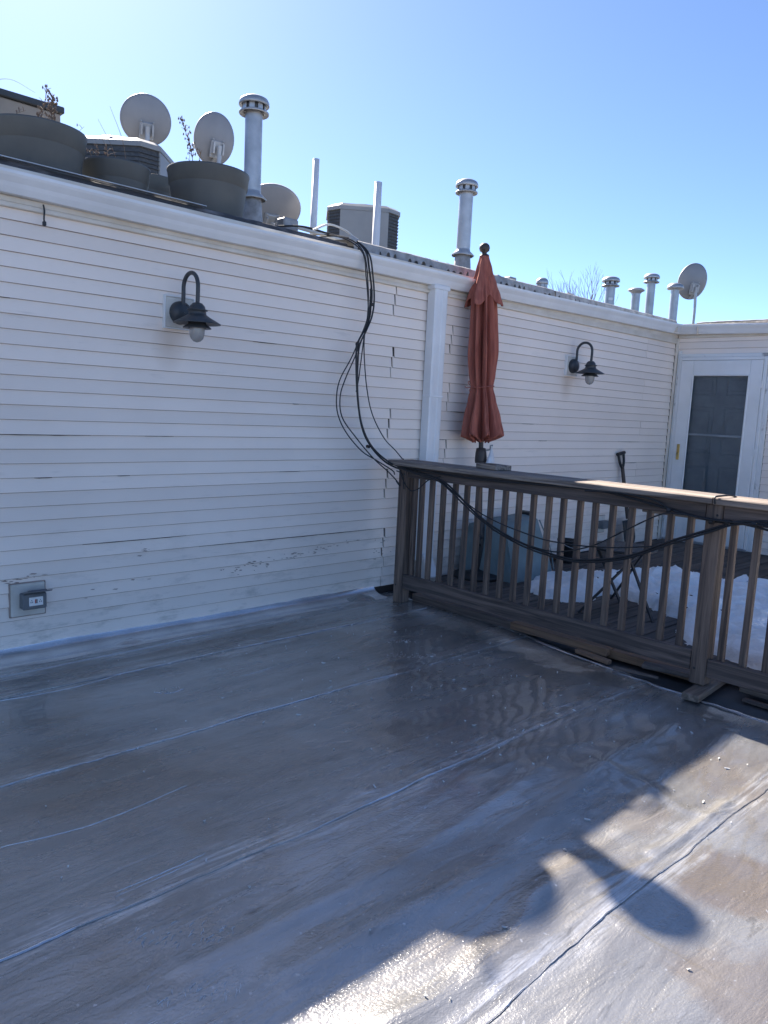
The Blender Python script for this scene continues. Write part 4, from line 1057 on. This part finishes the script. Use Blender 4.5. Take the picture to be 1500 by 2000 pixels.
o = canopy([(2.60, .085, .35), (2.48, .118, .62), (2.30, .124, .68), (2.0, .132, .68), (1.80, .115, .6), (1.72, .101, .42), (1.695, .100, .42), (1.60, .124, .55), (1.42, .166, .62), (1.25, .200, .72)], 0, 3.3, nfold=9, hem=.07).build('canopy', 'umb', umb)
md = o.modifiers.new('s', 'SOLIDIFY'); md.thickness = .004
o = canopy([(TOPZ, .042, .15), (TOPZ-.12, .075, .25), (TOPZ-.25, .118, .34), (TOPZ-.33, .148, .42), (TOPZ-.385, .168, .46)], 0, 8.1, nfold=4, hem=-.09, phase=1.1).build('top_flap', 'umb', umb)
md = o.modifiers.new('s', 'SOLIDIFY'); md.thickness = .004
tr = MB(); pts = [UP(.100+.006*math.sin(5*a), a, 1.708+.008*math.sin(a+1)) for a in [2*math.pi*k/24 for k in range(25)]]
tr.tube(pts, .006, 6); tr.tube(catmull([UP(.10, 3.6, 1.71), UP(.13, 3.6, 1.74), UP(.12, 3.5, 1.76), UP(.10, 3.6, 1.71)], 4), .004, 5)
tr.tube(catmull([UP(.10, 3.6, 1.71), UP(.14, 3.6, 1.70), UP(.165, 3.6, 1.71)], 4), .004, 5).tube(catmull([UP(.10, 3.6, 1.71), UP(.12, 3.6, 1.68), UP(.11, 3.6, 1.65)], 4), .004, 5)
tr.build('tie_cord', 'umb', umb)
# white bag hanging from the crank
bgp = UB + UP(.095, -.3, 1.10)
e = empty('plastic_bag', bgp); tag(e, 'limp white plastic bag hanging from the umbrella crank', 'bag')
mb = MB(); vs_ = []; fs = []
for j in range(15):
    t = j/14; z = .06-.34*t
    for k in range(20):
        a = 2*math.pi*k/20; r_ = (.012+.035*min(1, t*2.5))*(1-.35*max(0, t-.8)/.2)*(1+.35*nz(math.cos(a)*2, math.sin(a)*2, z*9))
        vs_.append((r_*math.cos(a)*1.1, r_*math.sin(a)*.6, z))
for j in range(14):
    for k in range(20): fs.append([j*20+k, j*20+(k+1) % 20, (j+1)*20+(k+1) % 20, (j+1)*20+k])
fs.append([14*20+k for k in range(20)]); mb.add(vs_, fs, 0, True); mb.build('pouch', 'bag', e)
MB().tube(catmull([(0, 0, .05), (.01, 0, .085), (-.008, 0, .09), (0, 0, .05)], 5), .003, 6).build('handle', 'bag', e)

# ------------------------------------------------------------------ things on the deck
# cloth covered lump by the wall
e = empty('covered_furniture', (5.85, 4.25, ZD)); tag(e, 'squat object under a slate-green cover behind the umbrella stand', 'cover')
bot = [(-.50, .24), (-.38, -.30), (.20, -.33), (.52, -.05), (.60, .24)]
top = [(-.42, .22, .47), (-.34, -.14, .46), (.10, -.17, .53), (.27, .05, .53), (.30, .22, .52)]
mb = MB(); vs_ = []; fs = []; n = 60; J = 16
def poly_at(P, u):
    m = len(P); x = u*m; i = int(x) % m; f = x-int(x); a, b = P[i], P[(i+1) % m]
    return [a[q]+(b[q]-a[q])*f for q in range(len(a))]
for j in range(J+1):
    t = j/J
    for k in range(n):
        u = k/n; bb = poly_at(bot, u); tt = poly_at(top, u)
        s_ = t; x = bb[0]+(tt[0]-bb[0])*s_; y = bb[1]+(tt[1]-bb[1])*s_; z = tt[2]*s_
        w_ = .018*nz(x*6, y*6, z*1.6)+.01*math.sin(u*70+2*nz(z*3, u*4))*(1-t)
        vs_.append((x*(1+w_*1.6), y*(1+w_*2), z+.006*nz(x*7, y*7)))
ct = (sum(p[0] for p in top)/5, sum(p[1] for p in top)/5, .50)
for j in range(1, 5):
    t = j/4
    for k in range(n):
        v = vs_[J*n+k]; x = v[0]+(ct[0]-v[0])*t; y = v[1]+(ct[1]-v[1])*t
        vs_.append((x, y, v[2]+(ct[2]-v[2])*t + .012*math.sin(math.pi*t)+.012*nz(x*8, y*8, 2)*(1-t)))
for j in range(J+4):
    for k in range(n): fs.append([j*n+k, j*n+(k+1) % n, (j+1)*n+(k+1) % n, (j+1)*n+k])
mb.add(vs_, fs, 0, True); co = mb.build('cloth', 'cover', e)
MB().tube(catmull([(.235, -.30, .06), (.29, -.2, .26), (.25, -.09, .50)], 6), .006, 6).tube(catmull([(-.385, -.312, .02), (-.36, -.22, .25), (-.34, -.15, .46)], 6), .005, 6).build('seam', 'cover', co)
MB().tube(catmull([(-.44, .05, .36), (-.50, .02, .38), (-.53, .0, .34), (-.50, .0, .30)], 5), .014, 8).build('handle', 'black', e)
MB().box(.22, .32, .0, .18, .50, .56, .01).build('lid_corner', 'black', e)
# bucket
e = empty('bucket', (6.78, 4.27, ZD)); tag(e, 'small black bucket on the deck behind the balusters', 'bucket')
MB().lathe([(.001, .002), (.075, .002), (.078, .01), (.094, .22), (.100, .222), (.100, .24), (.093, .24), (.090, .225), (.074, .02), (.001, .018)], 28).build('body', 'black', e)
MB().tube(catmull([(-.095, 0, .21), (-.08, -.07, .18), (0, -.10, .16), (.08, -.07, .18), (.095, 0, .21)], 5), .004, 6).build('handle', 'galv', e)
e = empty('wood_offcut', (6.72, 4.40, ZD)); tag(e, 'orange wood offcut lying on the deck beside the black bucket', 'plank')
MB().obox((-.20, .05, .012), (.16, .0, .012), .07, .02, .003).build('board', 'plank', e)
MB().obox((-.10, -.02, .030), (.10, .06, .034), .04, .016, .003).build('strip', 'plank', e)
# folding table
e = empty('folding_table', (5.50, 2.96, ZD)); tag(e, 'small black folding table with crossed legs standing in the snow', 'table')
def T(x, y, z): return (x-5.50, y-2.96, z-ZD)
tc = (5.56, 2.985, .505)
mb = MB()
for k in range(9):
    u = -.21+.0525*k; hw = math.sqrt(max(0.01, .245**2-u*u))
    MB().box(T(tc[0]+u-.0225, 0, 0)[0], T(tc[0]+u+.0225, 0, 0)[0], tc[1]-hw-2.96, tc[1]+hw-2.96, .468, .484, .003).build('slat', 'iron', e)
MB().tube([T(tc[0]+.25*math.cos(a), tc[1]+.25*math.sin(a), .505) for a in [2*math.pi*k/36 for k in range(37)]], .011, 8).build('rim', 'iron', e)
for (a, b) in (((5.078, 3.05, .03), (5.46, 2.80, .495)), ((5.345, 2.80, .03), (5.37, 3.10, .495)), ((5.32, 2.565, .03), (5.47, 2.90, .495)), ((5.719, 3.14, .03), (5.70, 2.86, .495))):
    MB().obox(T(*a), T(*b), .014, .030, .003, upv=(1, 0, 0)).build('leg', 'iron', e)
MB().tube([T(5.40, 2.93, .33), T(5.68, 2.99, .33)], .007, 8).build('cross_rod', 'iron', e)
MB().tube([T(5.44, 2.80, .49), T(5.70, 2.86, .49)], .008, 8).tube([T(5.37, 3.10, .49), T(5.47, 2.90, .49)], .008, 8).build('top_rail', 'iron', e)
# old snow heap
SNOW = [(5.95, 4.0), (5.45, 3.82), (5.22, 3.45), (5.28, 3.22), (5.55, 3.24), (5.84, 3.18), (5.80, 2.95), (5.70, 2.72), (5.58, 2.52), (5.22, 2.38), (4.98, 2.20), (4.86, 1.9), (4.80, 1.5), (4.85, .6), (5.2, -.4), (7.1, -.4), (7.5, .8), (7.55, 2.3), (7.35, 2.80), (6.95, 3.05), (6.6, 3.40), (6.25, 3.75)]
def sdist(x, y):
    ins = False; dm = 9e9; n = len(SNOW)
    for i in range(n):
        (x1, y1), (x2, y2) = SNOW[i], SNOW[(i+1) % n]
        if (y1 > y) != (y2 > y) and x < (x2-x1)*(y-y1)/(y2-y1)+x1: ins = not ins
        t = max(0, min(1, ((x-x1)*(x2-x1)+(y-y1)*(y2-y1))/((x2-x1)**2+(y2-y1)**2)))
        dm = min(dm, math.hypot(x-x1-t*(x2-x1), y-y1-t*(y2-y1)))
    return dm if ins else -dm
mb = MB(); vs_ = []; fs = []; st_ = .026; NXs = int((7.7-4.7)/st_); NYs = int((4.15+.5)/st_); idx = {}
for j in range(NYs+1):
    for i in range(NXs+1):
        x = 4.7+i*st_; y = -.5+j*st_
        d = sdist(x, y) + .09*fb(x*2.6, y*2.6, 0, 5) - .01
        if d <= -.09: continue
        t = min(1, max(0, d)/.22)
        h = (.125+.08*nz(x*1.3, y*1.3, 4))*math.sqrt(1-(1-t)**2) + .075*fb(x*2.2, y*2.2, 3, 5)*t + .018*nz(x*9, y*9)*t + .012*nz(x*21, y*21)*t
        if y > 3.15: h *= .85
        if d <= 0: h = -.02+d*.3
        idx[(i, j)] = len(vs_); vs_.append((x, y, ZD-.004+(max(0, h) if d > 0 else h)))
for j in range(NYs):
    for i in range(NXs):
        q = [(i, j), (i+1, j), (i+1, j+1), (i, j+1)]
        if all(p in idx for p in q): fs.append([idx[p] for p in q])
mb.add(vs_, fs, 0, True); o = mb.build('snow', 'snow'); o['kind'] = 'stuff'; o['label'] = 'dirty old snow heaped on the deck behind the railing'; o['category'] = 'snow'
lf = MB()
for k in range(70):
    v = random.choice(vs_)
    if v[2] < ZD+.05: continue
    a = random.uniform(0, 6.28); l = random.uniform(.006, .02); w_ = l*.45; c, s_ = math.cos(a), math.sin(a); x, y, z = v; z += .004
    lf.add([(x-c*l, y-s_*l, z), (x-s_*w_, y+c*w_, z+.006), (x+c*l, y+s_*l, z+.002), (x+s_*w_, y-c*w_, z+.004), (x, y, z-.012)], [[0, 1, 2, 3], [0, 1, 4], [1, 2, 4], [2, 3, 4], [3, 0, 4]])
o = lf.build('leaf_litter', 'leaf'); o['kind'] = 'stuff'; o['label'] = 'dark leaf bits scattered on the old snow'; o['category'] = 'leaves'

# ------------------------------------------------------------------ cables
cb = empty('cable_bundle', (4.0, 4.45, 1.5)); CB = (4.0, 4.45, 1.5)
tag(cb, 'tangle of black cables drooping from the roof and along the railing', 'cables')
def cable(pts, r_=.0065, mat='cable', n=8):
    MB().tube(catmull(pts, n), r_, 8).build('cable', mat, cb, CB)
def WX(l, y=4.46, yend=None):
    out = []; m = len(l)
    for i, (x, z) in enumerate(l): out.append((x, y if yend is None else y+(yend-y)*(i/(m-1))**3, z))
    return out
head = [(3.51, 4.95, 2.82), (3.70, 4.85, 2.842), (3.86, 4.70, 2.795), (3.98, 4.56, 2.755)]
cable(head + WX([(4.00, 2.66), (4.035, 2.558), (4.075, 2.379), (4.07, 2.266), (4.045, 2.148), (3.955, 2.006), (3.930, 1.947), (3.945, 1.641), (3.997, 1.369), (4.088, 1.211), (4.234, 1.089)], 4.45, 4.38) + [(4.33, 4.30, 1.035), (4.32, 4.1, 1.03)], .0075)
cable([(3.75, 4.9, 2.80), (3.87, 4.62, 2.77)] + WX([(3.955, 2.66), (4.01, 2.484), (4.045, 2.263), (4.036, 2.167), (3.983, 2.047), (3.89, 1.868), (3.787, 1.708), (3.754, 1.574), (3.771, 1.441), (3.854, 1.308), (4.009, 1.171), (4.15, 1.102)], 4.45, 4.40) + [(4.30, 4.36, 1.02), (4.30, 4.33, .99)], .0048)
cable([(3.80, 4.9, 2.79), (3.90, 4.60, 2.77)] + WX([(3.98, 2.66), (4.045, 2.412), (4.05, 2.206), (4.026, 2.032), (4.031, 1.879), (4.066, 1.647), (4.127, 1.452), (4.25, 1.273), (4.36, 1.179)], 4.46, 4.40) + [(4.37, 4.33, 1.12), (4.34, 4.28, 1.115)], .0045)
cable(WX([(4.05, 2.40), (4.06, 2.2), (3.966, 2.03), (3.934, 1.909), (3.832, 1.711), (3.784, 1.575), (3.807, 1.423), (3.95, 1.27), (4.121, 1.118)], 4.44, 4.40) + [(4.27, 4.36, 1.0), (4.31, 4.30, .93), (4.315, 4.28, .90), (4.30, 4.31, .94)], .0048)
cable(head[1:] + WX([(4.01, 2.65), (4.06, 2.5), (4.085, 2.33), (4.07, 2.2), (4.02, 2.09), (3.96, 1.98)], 4.43) + WX([(3.955, 1.86), (3.965, 1.62), (4.01, 1.39), (4.10, 1.22), (4.24, 1.10)], 4.44, 4.37) + [(4.32, 4.28, 1.05), (4.32, 4.0, 1.02)], .0065)
cable(WX([(4.06, 2.42), (4.05, 2.22), (4.02, 2.10), (3.99, 1.85), (3.975, 1.72), (3.955, 1.62)], 4.445), .0045)
cable([(3.70, 4.72, 2.80), (3.80, 4.66, 2.85), (3.92, 4.6, 2.82), (3.98, 4.55, 2.76)], .008, 'silver_cable')
MB().tube([(3.95, 4.59, 2.775), (3.99, 4.55, 2.745)], .026, 10).build('wrap', 'tape', cb, CB)
for (x, z) in ((4.073, 2.29), (3.945, 1.98), (4.10, 1.205)): MB().tube([(x-.012, 4.44, z), (x+.014, 4.44, z-.003)], .013, 10).build('zip_tie', 'black', cb, CB)
def RXc(l, x=4.285): return [(x, y, z) for (y, z) in l]
cable(RXc([(4.282, 1.05), (4.083, 1.028), (3.787, .985), (3.427, .77), (3.079, .647), (2.707, .598), (2.484, .624), (2.245, .694), (2.029, .808), (1.771, .927), (1.637, .984), (1.477, .99), (1.2, .95), (.8, .99)]), .0075)
cable(RXc([(4.2, 1.04), (4.0, 1.01), (3.80, .975), (3.42, .758), (3.07, .632), (2.707, .588), (2.48, .612), (2.245, .68), (2.029, .79), (1.771, .912), (1.637, .972), (1.45, .985), (1.1, 1.0)], 4.270), .006)
cable(RXc([(3.85, 1.0), (3.405, .791), (2.957, .701), (2.716, .691), (2.528, .702), (2.317, .73), (2.058, .785), (1.95, .83)]), .0045)
cable(RXc([(3.30, .70), (3.08, .652), (2.85, .628), (2.711, .641), (2.493, .717), (2.262, .858), (2.077, .967), (1.954, .987), (1.776, .979), (1.5, .985)], 4.262), .0045)
cable(RXc([(4.3, 1.06), (3.6, 1.035), (3.0, 1.05), (2.619, 1.062), (2.384, 1.05), (2.081, 1.008), (1.924, .986), (1.775, .968), (1.636, .976), (1.48, 1.005), (1.2, .98), (.8, .96)], 4.305), .0075)
cable(RXc([(2.6, 1.05), (2.4, 1.062), (2.199, 1.055), (2.10, 1.035), (2.018, 1.0), (1.85, .98), (1.6, .975), (1.35, .94)], 4.29), .0065)
cable([(4.31, 4.29, 1.04), (4.31, 4.24, .95), (4.31, 4.16, .881), (4.31, 4.072, .902), (4.31, 3.969, .98), (4.31, 3.85, 1.02)], .0045)
cable([(4.30, 4.31, 1.02), (4.315, 4.26, 1.0), (4.318, 4.245, .93), (4.318, 4.235, .88)], .0045)
MB().tube(catmull([(4.275, 1.770, 1.068), (4.274, 1.772, 1.105), (4.33, 1.760, 1.112), (4.42, 1.745, 1.112), (4.485, 1.74, 1.10)], 5), .005, 8).build('cable', 'cable', cb, CB)
for (y, z) in ((1.69, .962), (1.55, .972), (1.78, .955), (2.03, .985)): MB().tube([(4.282, y-.012, z+.012), (4.282, y+.012, z+.012)], .017, 10).build('zip_tie', 'black', cb, CB)
